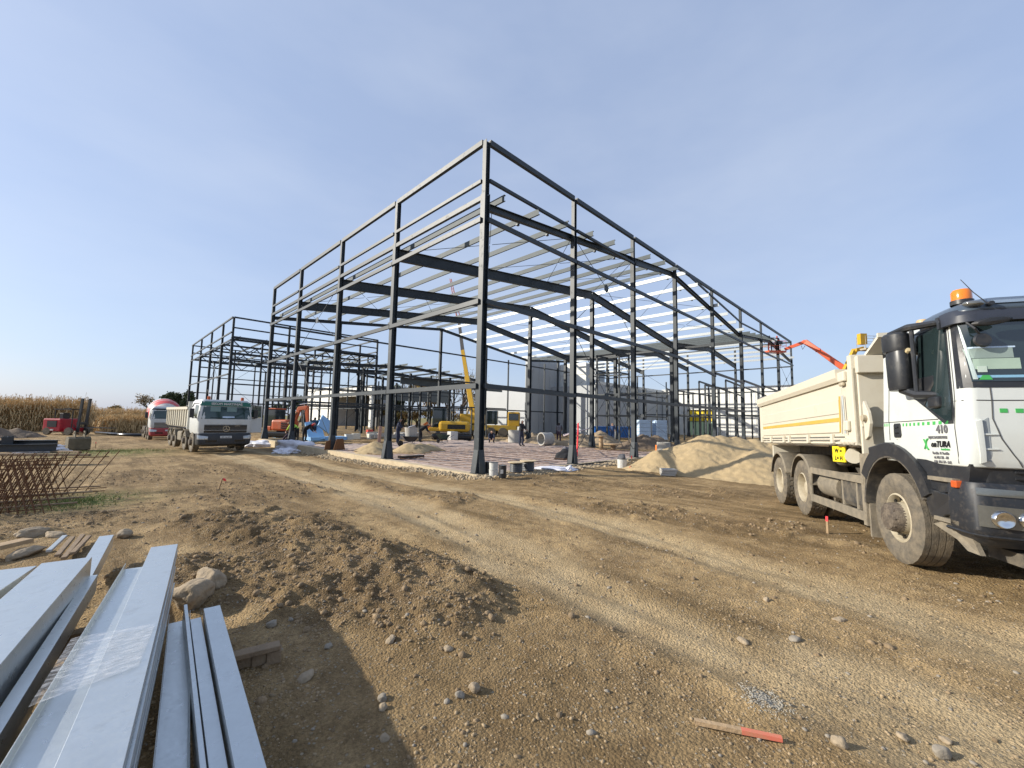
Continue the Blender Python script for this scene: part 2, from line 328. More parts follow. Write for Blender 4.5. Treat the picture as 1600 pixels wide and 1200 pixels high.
def soil_material():
    m = bpy.data.materials.new('soil'); m.use_nodes = True; n = m.node_tree.nodes; l = m.node_tree.links; b = n['Principled BSDF']
    b.inputs['Roughness'].default_value = .95; b.inputs['Specular IOR Level'].default_value = .25
    at = n.new('ShaderNodeAttribute'); at.attribute_name = 'kindmap'; sp = n.new('ShaderNodeSeparateColor'); l.new(at.outputs['Color'], sp.inputs[0])
    g = n.new('ShaderNodeNewGeometry')
    def noise(sc, det=8, ro=.6):
        k = n.new('ShaderNodeTexNoise'); k.inputs['Scale'].default_value = sc; k.inputs['Detail'].default_value = det; k.inputs['Roughness'].default_value = ro; l.new(g.outputs['Position'], k.inputs['Vector']); return k.outputs['Fac']
    def mr(v, a, b_, c=0, d=1):
        k = n.new('ShaderNodeMapRange'); k.inputs['From Min'].default_value = a; k.inputs['From Max'].default_value = b_; k.inputs['To Min'].default_value = c; k.inputs['To Max'].default_value = d; l.new(v, k.inputs['Value']); return k.outputs[0]
    def mix(f, a, c, blend='MIX'):
        k = n.new('ShaderNodeMix'); k.data_type = 'RGBA'; k.blend_type = blend
        if isinstance(f, float): k.inputs['Factor'].default_value = f
        else: l.new(f, k.inputs['Factor'])
        for i, v in (('A', a), ('B', c)):
            if isinstance(v, tuple): k.inputs[i].default_value = v+(1,)
            else: l.new(v, k.inputs[i])
        return k.outputs['Result']
    def math_(op, a, c):
        k = n.new('ShaderNodeMath'); k.operation = op
        for i, v in enumerate((a, c)):
            if isinstance(v, (int, float)): k.inputs[i].default_value = v
            else: l.new(v, k.inputs[i])
        return k.outputs[0]
    c = mix(mr(noise(.9), .35, .65), (.31, .222, .125), (.50, .372, .220))
    c = mix(mr(noise(5.5, 10, .7), .45, .7, 0, .8), c, (.175, .120, .068))
    c = mix(mr(noise(.35, 5), .52, .68, 0, .6), c, (.15, .105, .06))
    ms = n.new('ShaderNodeMapping'); ms.inputs['Scale'].default_value = (1.5, .32, 1); ms.inputs['Rotation'].default_value = (0, 0, .12); l.new(g.outputs['Position'], ms.inputs['Vector']); sn = n.new('ShaderNodeTexNoise'); sn.inputs['Scale'].default_value = 1.0; sn.inputs['Detail'].default_value = 8; sn.inputs['Roughness'].default_value = .62; l.new(ms.outputs[0], sn.inputs['Vector'])
    c = mix(mr(sn.outputs['Fac'], .47, .62, 0, .85), c, (.165, .115, .062))
    c = mix(math_('MULTIPLY', sp.outputs[0], mr(noise(1.4, 6), .3, .6, .25, .85)), c, (.51, .405, .262))
    c = mix(math_('MULTIPLY', sp.outputs[1], mr(noise(3, 7), .35, .65, .1, .95)), c, (.155, .108, .062))
    v = n.new('ShaderNodeTexVoronoi'); v.inputs['Scale'].default_value = 42; l.new(g.outputs['Position'], v.inputs['Vector'])
    sc = n.new('ShaderNodeSeparateColor'); l.new(v.outputs['Color'], sc.inputs[0])
    st = math_('MULTIPLY', mr(sc.outputs[0], .86, .9), mr(v.outputs['Distance'], .42, .34))
    c = mix(math_('MULTIPLY', st, .7), c, (.42, .37, .29))
    c = mix(math_('MULTIPLY', sp.outputs[2], mr(noise(9, 5), .42, .58)), c, (.09, .15, .035))
    fine = mr(noise(38, 4, .8), .3, .7, .62, 1.32)
    hsv = n.new('ShaderNodeHueSaturation'); hsv.inputs['Saturation'].default_value = 1.14; l.new(c, hsv.inputs['Color']); l.new(fine, hsv.inputs['Value']); l.new(hsv.outputs[0], b.inputs['Base Color'])
    hh = math_('ADD', math_('MULTIPLY', noise(22, 8, .75), 1.), math_('MULTIPLY', noise(110, 3, .7), .25))
    v2 = n.new('ShaderNodeTexVoronoi'); v2.inputs['Scale'].default_value = 55; l.new(g.outputs['Position'], v2.inputs['Vector']); hh = math_('ADD', math_('MULTIPLY', hh, .75), math_('MULTIPLY', v2.outputs['Distance'], -.45))
    hh = math_('ADD', hh, math_('MULTIPLY', st, .4))
    bp = n.new('ShaderNodeBump'); bp.inputs['Strength'].default_value = 1.0; bp.inputs['Distance'].default_value = .04; l.new(hh, bp.inputs['Height']); l.new(bp.outputs[0], b.inputs['Normal'])
    return m
soil = soil_material()
def set_map(o, X, Y, green=None):
    tr, cl = masks(X, Y); gsh = np.zeros(np.shape(X)) if green is None else green
    ca = o.data.color_attributes.new('kindmap', 'FLOAT_COLOR', 'POINT'); a = np.stack([tr, cl, gsh, np.ones(np.shape(X))], -1).astype(np.float32); ca.data.foreach_set('color', a.ravel())
ground = npmesh('ground', np.stack([GX, GY, gz], -1).reshape(-1, 3), F, soil, smooth=True); ground['kind'] = 'structure'
fx, fy = GX.ravel(), GY.ravel()
gr = np.maximum(np.exp(-(((fx+9.5)/1.0)**2+((fy-2.2)/1.2)**2)), np.exp(-(((fx+8.7)/2.2)**2+((fy-20)/3)**2)))
gr = np.maximum(gr, sm((np.hypot(fx, fy)-120)/60)*.8)
set_map(ground, fx, fy, gr)
def gh(x, y): return float(ground_h(np.array([float(x)]), np.array([float(y)]))[0])

# ------------------------------------------------------------------ floor slab, plinth, sand bed
slabm = mat('floor_screed', (.43, .335, .285), .95, var=.28, vscale=2.2, bump=.6, bscale=25, dirt=.3, dcol=(.34, .27, .2), dscale=1.2)
def heightsheet(name, x0, x1, y0, y1, s, hf, m, parent=None):
    xs = np.arange(x0, x1+s*.5, s); ys = np.arange(y0, y1+s*.5, s); X, Y = np.meshgrid(xs, ys); Z = hf(X, Y); a, b = X.shape
    i = np.arange(a*b).reshape(a, b); F = np.stack([i[:-1, :-1], i[:-1, 1:], i[1:, 1:], i[1:, :-1]], -1).reshape(-1, 4)
    return npmesh(name, np.stack([X, Y, Z], -1).reshape(-1, 3), F, m, True, parent), X, Y
def slab_h(x, y):
    row = np.abs(((x*.9+y*.1)/.62) % 1-.5)*2
    h = -.03+fbm(x, y, .5, 3, 41)*.03+sm((.22-row)/.2)*-.045+fbm(x, y, .15, 2, 43)*.02
    e = np.minimum.reduce([x-.02, y-.02, 15.5-x+fbm(x, y, 2, 2, 4)*.8, 17.5-y+fbm(x, y, 2, 2, 8)*1.5])
    return np.where(e < .05, -.3, h)
o, X, Y = heightsheet('floor_bed', 0.02, 16, 0.02, 18.5, .09, slab_h, slabm); o['kind'] = 'structure'
pl = MB()
pl.bx(-.30, -.0, -.28, 26.1, -.5, -.005); pl.bx(.0, 50.6, -.28, 0.0, -.5, -.012); pl.bx(50.3, 50.6, .0, 26.1, -.5, -.008); pl.bx(0, 50.3, 25.8, 26.1, -.5, -.006)
pl.bx(-.3, 0, 39.5, 67, -.5, -.005); pl.bx(0, 16.4, 39.5, 39.8, -.5, -.01)
o = pl.build('concrete_plinth', tanc, kind='structure')
mesh_ = MB()
for i in range(22): x = .35+i*.68; mesh_.bar((x, .4, .035+.01*(i % 3)), (x+random.uniform(-.05, .05), 12.2-.3*i+random.uniform(-.3, .3), .03), .012, .012)
for j in range(15): y = .45+j*.76; mesh_.bar((.3, y, .045), (min(14.8, 22-y), y+random.uniform(-.05, .05), .04), .012, .012)
mo = mesh_.build('reinforcing_mesh', rust, kind='stuff'); tag(mo, 'rusty reinforcing mesh laid over the pinkish floor bed inside the near corner of the frame', 'mesh')

# ------------------------------------------------------------------ main steel frame
RID1, VAL, RID2, XE = 16.3, 30.2, 40.6, 50.07
YS = [0, 6.3, 12.57, 19.4, 25.65]; XF = [0, 5.39, 10.83, RID1, 22.98, VAL-.2, 36.6, 43.3, XE]
def roofz(x):
    if x <= RID1: return 9.75+(x/RID1)*1.85
    if x <= VAL: return 11.6-(x-RID1)/(VAL-RID1)*1.8
    if x <= RID2: return 9.8+(x-VAL)/(RID2-VAL)*1.0
    return 10.8-(x-RID2)/(XE-RID2)*1.0
H = 12.05
frame = thing('unfinished_hall', 'tall dark grey steel frame of the unfinished hall, its corner column nearest the camera', 'steel building')
def column(x, y, z1, par=frame, w=.25, z0=0., top=None, axis='x', foot=True, m=steel, name='column'):
    b = MB(); up = (0, 1, 0) if axis == 'y' else (1, 0, 0)
    b.ibeam((x, y, z0), (x, y, z1), w, w, .02, .012, up)
    if top: b.ibeam((x, y, z1), (x, y, top), w*.8, w*.8, .016, .01, up)
    if foot:
        b.bx(x-w*.85, x+w*.85, y-w*.85, y+w*.85, z0-.02, z0+.025)
        for s in (-1, 1):
            for (dx, dy) in ((1, 0), (0, 1)):
                a = Vector((dx, dy, 0)); n = Vector((dy, dx, 0))
                for e in (-1, 1):
                    q = Vector((x, y, z0+.025))+n*(e*w*.46)
                    b.poly([q+a*s*w*.49, q+a*s*w*.92, q+a*s*w*.92+Vector((0, 0, .12)), q+a*s*w*.5+Vector((0, 0, .8))], n*(.012*e))
                b.poly([Vector((x, y, z0+.025))+a*s*w*.92-n*w*.46, Vector((x, y, z0+.025))+a*s*w*.92+n*w*.46, Vector((x, y, z0+.8))+a*s*w*.5+n*w*.46, Vector((x, y, z0+.8))+a*s*w*.5-n*w*.46], a*s*.012)
    return b.build(name, m, par)
for i, y in enumerate(YS): column(0, y, 10.0, w=.245, top=H)
for i, x in enumerate(XF[1:]):
    if x == 43.3: column(x, 0, roofz(x), top=11.2); continue
    column(x, 0, roofz(x)-.1 if i < 6 else 9.9, w=.215 if i not in (4,) else .25, top=H, axis='x')
for i, y in enumerate(YS[1:]):
    for x in (RID1, VAL, XE):
        column(x, y, roofz(x)-.6 if x != RID1 or y < 25 else roofz(x), w=.25 if x != VAL else .3, top=(H if x == XE else None), axis='x')
for x in (5.4, 10.8, 22.9, 36.6, 43.3): column(x, 25.65, roofz(x), w=.2)
# top rail, girts
def girt(p0, p1, w=.10, h=.16, m=steel, name='girt'): return MB().bar(p0, p1, w, h).build(name, m, frame)
for a, b in zip(YS[:-1], YS[1:]):
    a1, b1 = a+.11, b-.11
    girt((-.06, a1, H-.05), (-.06, b1, H-.05), .14, .2, name='parapet_rail'); girt((-.1, a1, 10.5), (-.1, b1, 10.5), .1, .13)
    girt((-.05, a1, 9.87), (-.05, b1, 9.87), .12, .18)
    for z in (9.0, 6.0, 3.0): girt((-.16, a+.02, z), (-.16, b-.02, z), .09, .17)
    girt((XE+.05, a1, H-.05), (XE+.05, b1, H-.05), .14, .2, name='parapet_rail')
    for z in (9.0, 6.0, 3.0): girt((XE+.1, a1, z), (XE+.1, b1, z), .09, .15)
xs = [x for x in XF if x != 43.3]
for a, b in zip(xs[:-1], xs[1:]):
    girt((a+.1, -.05, H-.05), (b-.1, -.05, H-.05), .14, .2, name='parapet_rail')
for a, b in zip(XF[:-1], XF[1:]):
    if a < 12: girt((a+.1, -.1, 10.52), (min(b, 13.7) if b < 17 and a > 10 else b-.1, -.1, 10.52 if a < 10 else 10.9), .1, .12)
    if a < 43:
        girt((a+.02, -.16, 9.0), (b-.02, -.16, 9.0), .09, .17); girt((a+.02, -.16, 6.0 if a < 20 else 5.6), (b-.02, -.16, 6.0 if a < 15 else 5.4), .09, .17)
    if a < 25: girt((a+.02, -.16, 3.0), (b-.02, -.16, 2.95), .09, .17)
girt((18.4, -.1, 11.9), (30, -.1, 10.7), .09, .12); girt((30, -.1, 10.7), (43, -.1, 11.0), .09, .12)
girt((43.3, -.16, 9.1), (XE, -.16, 9.1), .09, .15)
# gable rafters (thin) and deep inner rafters
def rafter(y, h, w, xs_, name='rafter'):
    for a, b in zip(xs_[:-1], xs_[1:]):
        MB().ibeam((a+.0, y, roofz(a)-h/2), (b, y, roofz(b)-h/2), w, h, .02, .014).build(name, steel, frame)
rafter(.16, .26, .18, [0.1, RID1, VAL, RID2, XE]); rafter(25.65, .26, .18, [0.1, RID1, VAL, RID2, XE])
for y in YS[1:4]:
    b = MB(); rafter(y, .56, .2, [0.14, RID1, VAL, RID2, XE-.14])
    for x in np.arange(1.2, 50, 2.04): b.bar((x, y-.1, roofz(x)-.5), (x, y-.1, roofz(x)-.04), .012, .01, (1, 0, 0)).bar((x, y+.1, roofz(x)-.5), (x, y+.1, roofz(x)-.04), .012, .01, (1, 0, 0))
    b.build('web_stiffener', steel, frame, kind='stuff')
# purlins: darker grey on rising slopes, pale grey on falling ones
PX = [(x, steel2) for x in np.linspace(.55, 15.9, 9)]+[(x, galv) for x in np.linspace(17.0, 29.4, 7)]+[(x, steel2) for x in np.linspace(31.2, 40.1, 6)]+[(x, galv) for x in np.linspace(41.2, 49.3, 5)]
YP = [-.42]+YS[1:4]+[26.0]
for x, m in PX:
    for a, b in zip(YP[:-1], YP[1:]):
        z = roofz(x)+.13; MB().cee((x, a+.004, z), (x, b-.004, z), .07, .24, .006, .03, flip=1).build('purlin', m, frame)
b = MB()
for k, (x, m) in enumerate(PX):
    for a, c in zip(YP[:-1], YP[1:]):
        y = a+(c-a)*.18; b.bx(x-.03, x+.10, y-.05, y+.05, roofz(x)-.05, roofz(x)+.012).bx(x+.09, x+.105, y-.05, y+.05, roofz(x)+.012, roofz(x)+.09)
b.build('sag_bracket', steel, frame, kind='stuff')
# bracing
def rod(p0, p1, r=.014, par=frame): return MB().tube([p0, p1], r, 5).build('brace_rod', steel, par)
def xb(p00, p11, p01, p10, par=frame, plate=True, r=.014):
    c = (Vector(p00)+Vector(p11))/2
    for p in (p00, p11, p01, p10): rod(p, c+(Vector(p)-c).normalized()*.12, r, par)
    if plate:
        n = (Vector(p11)-Vector(p00)).cross(Vector(p10)-Vector(p01)).normalized(); e = Vector((0, 0, 1)) if abs(n.z) < .8 else Vector((1, 0, 0)); f = n.cross(e)
        MB().poly([c+e*.2+f*.06, c+e*.06+f*.2, c-e*.06+f*.2, c-e*.2+f*.06, c-e*.2-f*.06, c-e*.06-f*.2, c+e*.06-f*.2, c+e*.2-f*.06], n*.015).build('gusset_plate', steel, par)
x1, x2 = XF[1], XF[2]
xb((x1+.12, -.02, 6.35), (x2-.12, -.02, 10.6), (x1+.12, -.02, 10.1), (x2-.12, -.02, 6.35)); xb((x1+.12, -.02, .4), (x2-.12, -.02, 5.7), (x1+.12, -.02, 5.7), (x2-.12, -.02, .4))
xb((.02, 12.7, 6.3), (.02, 19.3, 9.5), (.02, 12.7, 9.5), (.02, 19.3, 6.3)); xb((.02, 12.7, .4), (.02, 19.3, 5.7), (.02, 12.7, 5.7), (.02, 19.3, .4))
xb((44, -.02, 5.7), (49.9, -.02, 8.6), (44, -.02, 8.6), (49.9, -.02, 5.7))
for xa, xb_ in ((.6, 5.6), (5.6, 10.8), (10.8, 16.1), (17, 23), (23, 29)):
    for ya, yb in ((.3, 6.1), (12.7, 19.2)):
        xb((xa, ya, roofz(xa)-.05), (xb_, yb, roofz(xb_)-.05), (xa, yb, roofz(xa)-.05), (xb_, ya, roofz(xb_)-.05), plate=False)
for (y0, y1) in ((6.4, 12.5), (12.6, 19.3)):
    xb((VAL, y0, .4), (VAL, y1, 4.6), (VAL, y0, 4.6), (VAL, y1, .4)); xb((VAL, y0, 5), (VAL, y1, 9), (VAL, y0, 9), (VAL, y1, 5))
    MB().bar((VAL, y0, 4.8), (VAL, y1, 4.8), .1, .16).build('tie_beam', steel, frame); MB().bar((VAL, y0, 9.1), (VAL, y1, 9.1), .12, .2).build('tie_beam', steel, frame)
MB().bar((VAL, .2, 9.1), (VAL, 6.2, 9.1), .12, .2).build('tie_beam', steel, frame)
for z in (3.0, 6.0, 9.0):
    for a, b in zip([0, RID1, VAL], [RID1, VAL, XE]): MB().bar((a+.15, 25.75, z), (b-.15, 25.75, z), .09, .15).build('girt', steel, frame)
# partition frames standing inside the hall
part = thing('inner_partition', 'low grid of slim dark posts and rails standing inside the right half of the tall frame', 'steel building')
def post(x, y, z, w=.12, m=steel, par=part): MB().bar((x, y, -.05), (x, y, z), w, w, (1, 0, 0)).build('post', m, par)
for y in (1.8, 4.2): 
    for x, z in ((31.5, 5.9), (34.0, 5.7), (36.8, 5.5), (39.6, 5.4), (42.4, 5.3), (45.5, 5.2)): post(x, y, z)
    MB().bar((31.5, y, 5.9), (45.5, y, 5.2), .1, .14).build('rail', steel, part)
    for z in (2.7,): MB().bar((31.5, y-.1, z), (45.5, y-.1, z), .08, .12).build('rail', steel, part)
for x, y, z in ((24.5, 8.8, 8.3), (24.5, 11.2, 8.3), (26.3, 8.8, 8.3), (26.3, 11.2, 8.3)): post(x, y, z, .14)
for z in (2.4, 4.4, 6.4, 8.2):
    for p0, p1 in (((24.5, 8.8, z), (24.5, 11.2, z)), ((26.3, 8.8, z), (26.3, 11.2, z)), ((24.5, 8.8, z), (26.3, 8.8, z)), ((24.5, 11.2, z), (26.3, 11.2, z))): MB().bar(p0, p1, .09, .14).build('rail', steel, part)
for z in (.4, 2.4, 4.4, 6.4): rod((24.5, 8.8, z), (26.3, 8.8, z+2), .02, part); rod((26.3, 8.8, z), (24.5, 8.8, z+2), .02, part)
for y in (7.6, 14.5):
    for k_, x in enumerate((32.0, 33.9, 36.2, 38.8, 41.0, 44.2, 47.2)):
        post(x, y, (7.6 if k_ % 3 == 0 else 6.2) if y > 10 else 5.4, .13)
    for z in (2.6, 5.3): MB().bar((32, y, z), (47.2, y, z), .09, .14).build('rail', steel, part)
for x in (24.6, 26.2, 27.8): post(x, 1.2, 4.9, .11)
MB().bar((24.6, 1.2, 4.9), (30, 1.2, 4.9), .09, .14).build('rail', steel, part)
for x, z in ((22.5, 9.7), (26.5, 9.3), (33.5, 9.6), (47, 9.8)): post(x, 25.5, z, .14)
for x in (14.6, 17.2, 19.2): post(x, 21.2, 3.0, .1)
MB().bar((14.6, 21.2, 3.0), (22, 21.2, 3.0), .08, .12).build('rail', steel, part)

# ------------------------------------------------------------------ rear left frame with lattice girders
rear = thing('unfinished_hall', 'smaller dark steel frame with lattice girders behind the white tipper lorry', 'steel building')
RX = [0, 5.39, 11.2, 16.11]; RY = [39.8, 44.9, 51.5, 58.7, 66.2]
for y in RY:
    for x in RX:
        if y in (39.8, 66.2) or x in (0, 16.11): column(x, y, 9.9, rear, .24, top=H-.03, foot=False)
def rb(p0, p1, w=.1, h=.14, name='girt'): MB().bar(p0, p1, w, h).build(name, steel, rear)
for a, b in zip(RY[:-1], RY[1:]):
    for x in (0, 16.11):
        rb((x-.1, a, 12), (x-.1, b, 12), .12, .16, 'parapet_rail')
        for z in (3, 6, 9.6, 10.4): rb((x-.14, a, z), (x-.14, b, z))
for a, b in zip(RX[:-1], RX[1:]):
    for y in (39.8, 66.2):
        rb((a, y-.1, 12), (b, y-.1, 12), .12, .16, 'parapet_rail')
        for z in (3, 5.0, 7.4, 10.9): rb((a, y-.14, z), (b, y-.14, z))
        rb((a, y, 9.9), (b, y, 9.9), .16, .24, 'rafter')
for y in RY[:-1]:
    yy = y+.35 if y == 39.8 else y
    rb((.1, yy, 9.7), (16, yy, 9.75), .14, .2, 'top_chord'); rb((.1, yy, 8.2), (16, yy, 8.25), .12, .16, 'bottom_chord'); g = MB(); n = 10
    for k in range(n):
        xa = .1+k*15.9/n; xc = xa+15.9/n; g.bar((xa, yy, 9.65 if k % 2 == 0 else 8.25), (xc, yy, 8.25 if k % 2 == 0 else 9.65), .09, .09)
    g.build('lattice', steel, rear)
for x in np.linspace(.6, 15.6, 7): 
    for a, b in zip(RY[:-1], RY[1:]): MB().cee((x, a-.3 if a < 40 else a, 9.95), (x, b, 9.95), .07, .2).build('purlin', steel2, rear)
for z0, z1 in ((.4, 4.9), (5.1, 9.4)):
    for a, b in ((0, 5.39), (11.2, 16.11)): xb((a+.1, 39.8, z0), (b-.1, 39.8, z1), (a+.1, 39.8, z1), (b-.1, 39.8, z0), rear)
    xb((0, 45, z0), (0, 51.4, z1), (0, 45, z1), (0, 51.4, z0), rear)

for x in (2.8, 8.3, 13.7):
    column(x, 39.8, 9.9, rear, .16, foot=False); column(x, 66.2, 9.9, rear, .16, foot=False)
for y in (44.9, 51.5, 58.7): column(8.0, y, 8.2, rear, .18, foot=False)
for y in (42.3, 48.2, 55, 62.4): column(16.11, y, 10, rear, .16, foot=False)
# low link frame between the two halls
link = thing('unfinished_link_hall', 'low dark frame joining the two tall frames, seen through the left bays', 'steel building')
for y in (33.5, 40.5, 47.5):
    for x in (5.5, 11.5, 17.5, 23.5, 29.5): 
        if y == 47.5 and x < 17: continue
        column(x, y, 7.3, link, .24, foot=False)
    x0 = 5.5 if y < 41 else 17.5
    MB().ibeam((x0, y, 7.3), (17.5, y, 8.0), .2, .34).build('rafter', steel, link) if x0 < 17 else None
    MB().ibeam((17.5, y, 8.0), (29.6, y, 7.2), .2, .34).build('rafter', steel, link)
    for z in (3.0, 5.2): MB().bar((x0, y-.12, z), (29.6, y-.12, z), .09, .14).build('girt', steel, link)
    for x in (8.5, 14.5, 20.5, 26.5): column(x, y, 7.3, link, .15, foot=False)
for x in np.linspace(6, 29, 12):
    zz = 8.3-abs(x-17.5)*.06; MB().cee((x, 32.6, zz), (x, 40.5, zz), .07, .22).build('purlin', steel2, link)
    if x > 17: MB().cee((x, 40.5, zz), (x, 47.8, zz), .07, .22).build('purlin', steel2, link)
MB().bx(16, 33, 33.3, 33.34, 5.9, 6.7).build('fascia_panel', steel2, link)
MB().bx(16, 33, 33.0, 33.3, 6.72, 6.78).build('gutter', steel2, link)

# ------------------------------------------------------------------ finished buildings behind
def panelwall(par, p0, p1, z0, z1, pw, m, vert=True, th=.12, rows=None):
    p0 = Vector(p0); p1 = Vector(p1); d = p1-p0; ln = d.length; d.normalize(); n = Vector((-d.y, d.x, 0)); me = None
    if vert:
        k = max(1, round(ln/pw)); w = ln/k
        for i in range(k):
            c = p0+d*(w*(i+.5)); o = MB().box((0, 0, 0), (w-.035, th, z1-z0)).build('panel', m, par) if me is None else bpy.data.objects.new('panel', me)
            if me is not None: col.objects.link(o); o.parent = par
            me = o.data; o.location = (c.x, c.y, (z0+z1)/2); o.rotation_euler = (0, 0, math.atan2(d.y, d.x))
    else:
        k = max(1, round((z1-z0)/pw)); w = (z1-z0)/k
        for i in range(k):
            c = (p0+p1)/2; o = MB().box((0, 0, 0), (ln, th, w-.04)).build('panel', m, par) if me is None else bpy.data.objects.new('panel', me)
            if me is not None: col.objects.link(o); o.parent = par
            me = o.data; o.location = (c.x, c.y, z0+w*(i+.5)); o.rotation_euler = (0, 0, math.atan2(d.y, d.x))
whs = thing('warehouse', 'long low white panelled warehouse at the back right with a yellow and green gate', 'building', (58, 10, 0))
def wc(b, name, m, **k): 
    o = b.build(name, m, whs, **k); o.matrix_parent_inverse = Matrix.Translation((-58, -10, 0)); return o
for c in [None]:
    e = MB(); 
whs.location = (0, 0, 0)
panelwall(whs, (58, 20, 0), (58, -22, 0), -.3, 7.2, 3.6, panelw)
MB().bx(57.9, 58.2, -22, 20.1, 7.2, 7.42).build('parapet_cap', mat('cap_metal', (.5, .52, .52), .4, .3), whs)
panelwall(whs, (38, 20.1, 0), (57.9, 20.1, 0), -.3, 6.9, 1.1, panelg)
MB().bx(38, 58, 20.0, 20.25, 6.9, 7.3).build('parapet_cap', panelw, whs)
MB().bx(58.3, 80, -22, 45, -.3, 7.0).build('hall_body', panelg, whs)
MB().bx(38, 58.3, 20.3, 45, -.3, 6.8).build('hall_body', panelg, whs)
for k in range(7): 
    z = 7.3+.35*(k % 2); MB().bx(60+k*1.5, 60.9+k*1.5, -16, 0, 7.02, z+.9).build('roof_sheet', galv if k % 2 else panelw, whs)
MB().bx(57.84, 57.93, 12.0, 15.8, 2.2, 3.9).build('yellow_panel', mat('gate_yellow', (.85, .62, .02), .5), whs)
MB().bx(57.85, 57.93, 12.0, 15.8, -.2, 2.15).build('gate_leaf', mat('gate_green', (.52, .68, .42), .5), whs)
for y in (12.0, 13.25, 14.55, 15.8): MB().bx(57.78, 57.86, y-.04, y+.04, -.2, 4.0).build('gate_bar', steel, whs)
for z in (2.17, 3.05, 3.95): MB().bx(57.77, 57.84, 12, 15.8, z-.03, z+.03).build('gate_rail', steel, whs)
tower = thing('tower_block', 'tall white and grey panelled block behind the middle of the tall frame', 'building')
panelwall(tower, (32.8, 28, 0), (40, 28, 0), -.3, 10.9, 1.25, panelg)
panelwall(tower, (40.1, 27.9, 0), (40.1, 23.2, 0), -.3, 10.4, 1.8, panelw, vert=False)
MB().bx(32.85, 39.9, 28.1, 28.5, -.3, 10.7).build('block_body', panelg, tower); MB().bx(40.2, 41.2, 23.3, 28.4, -.3, 10.3).build('block_body', panelg, tower)
panelwall(tower, (32.2, 27.0, 0), (33.0, 27.0, 0), -.3, 8.8, 1, panelg)
stair = thing('stair_tower', 'grey clad stair tower with dark open bays right of the white block', 'building')
panelwall(stair, (47.6, 26.6, 0), (50.4, 26.6, 0), -.2, 11.8, 1.4, panelg); MB().bx(47.7, 50.3, 26.75, 30, -.2, 11.6).build('block_body', panelg, stair)
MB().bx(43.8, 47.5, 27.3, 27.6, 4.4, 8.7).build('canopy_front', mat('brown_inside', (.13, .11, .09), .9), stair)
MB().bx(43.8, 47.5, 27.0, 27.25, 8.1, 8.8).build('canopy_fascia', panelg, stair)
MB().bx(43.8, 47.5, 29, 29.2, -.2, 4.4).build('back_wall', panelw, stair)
for k in range(7): MB().box((44.2, 26.5, .9+k*.75), (1.5, 1.0, .1), Euler((0, R(24 if k % 2 else -24), 0)).to_matrix()).build('ramp_flight', woodold if k < 2 else panelg, stair)
lodge = thing('loading_hall', 'white hall with a broad canopy and dark loading bays, far left behind the frames', 'building')
panelwall(lodge, (24, 90, 0), (24, 72.8, 0), -.3, 7.9, 2.2, panelw, vert=False)
MB().bx(24.2, 40, 72.8, 90, -.3, 7.7).build('hall_body', panelg, lodge)
MB().bx(23.7, 24.1, 56.2, 72.7, 5.6, 7.4).build('canopy_fascia', panelw, lodge); 
for y in (60, 64, 68): MB().bx(23.62, 23.69, y-.05, y+.05, 5.6, 7.4).build('fascia_joint', panelg, lodge)
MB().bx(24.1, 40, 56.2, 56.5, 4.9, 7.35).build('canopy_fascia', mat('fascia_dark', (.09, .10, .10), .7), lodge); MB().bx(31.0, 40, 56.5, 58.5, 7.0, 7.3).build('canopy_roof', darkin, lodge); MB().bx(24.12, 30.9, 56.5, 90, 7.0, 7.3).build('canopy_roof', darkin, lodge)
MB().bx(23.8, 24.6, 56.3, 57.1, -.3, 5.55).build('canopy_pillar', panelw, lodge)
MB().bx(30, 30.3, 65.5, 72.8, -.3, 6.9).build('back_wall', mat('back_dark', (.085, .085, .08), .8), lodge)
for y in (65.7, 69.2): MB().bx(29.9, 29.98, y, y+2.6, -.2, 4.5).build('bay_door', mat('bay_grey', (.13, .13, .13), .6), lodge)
back = thing('white_hall', 'white panelled hall behind the yellow crane with a small yellow sign', 'building')
panelwall(back, (46, 54, 0), (46, 40, 0), -.3, 6.0, 2.0, panelw); MB().bx(46.1, 60, 40.1, 54, -.3, 5.9).build('hall_body', panelg, back)
MB().bx(45.85, 45.93, 48.2, 49.6, 1.9, 3.8).build('yellow_sign', MATS['gate_yellow'], back); MB().bx(45.86, 45.93, 44.5, 49.6, -.2, 1.85).build('gate_leaf', MATS['gate_green'], back)

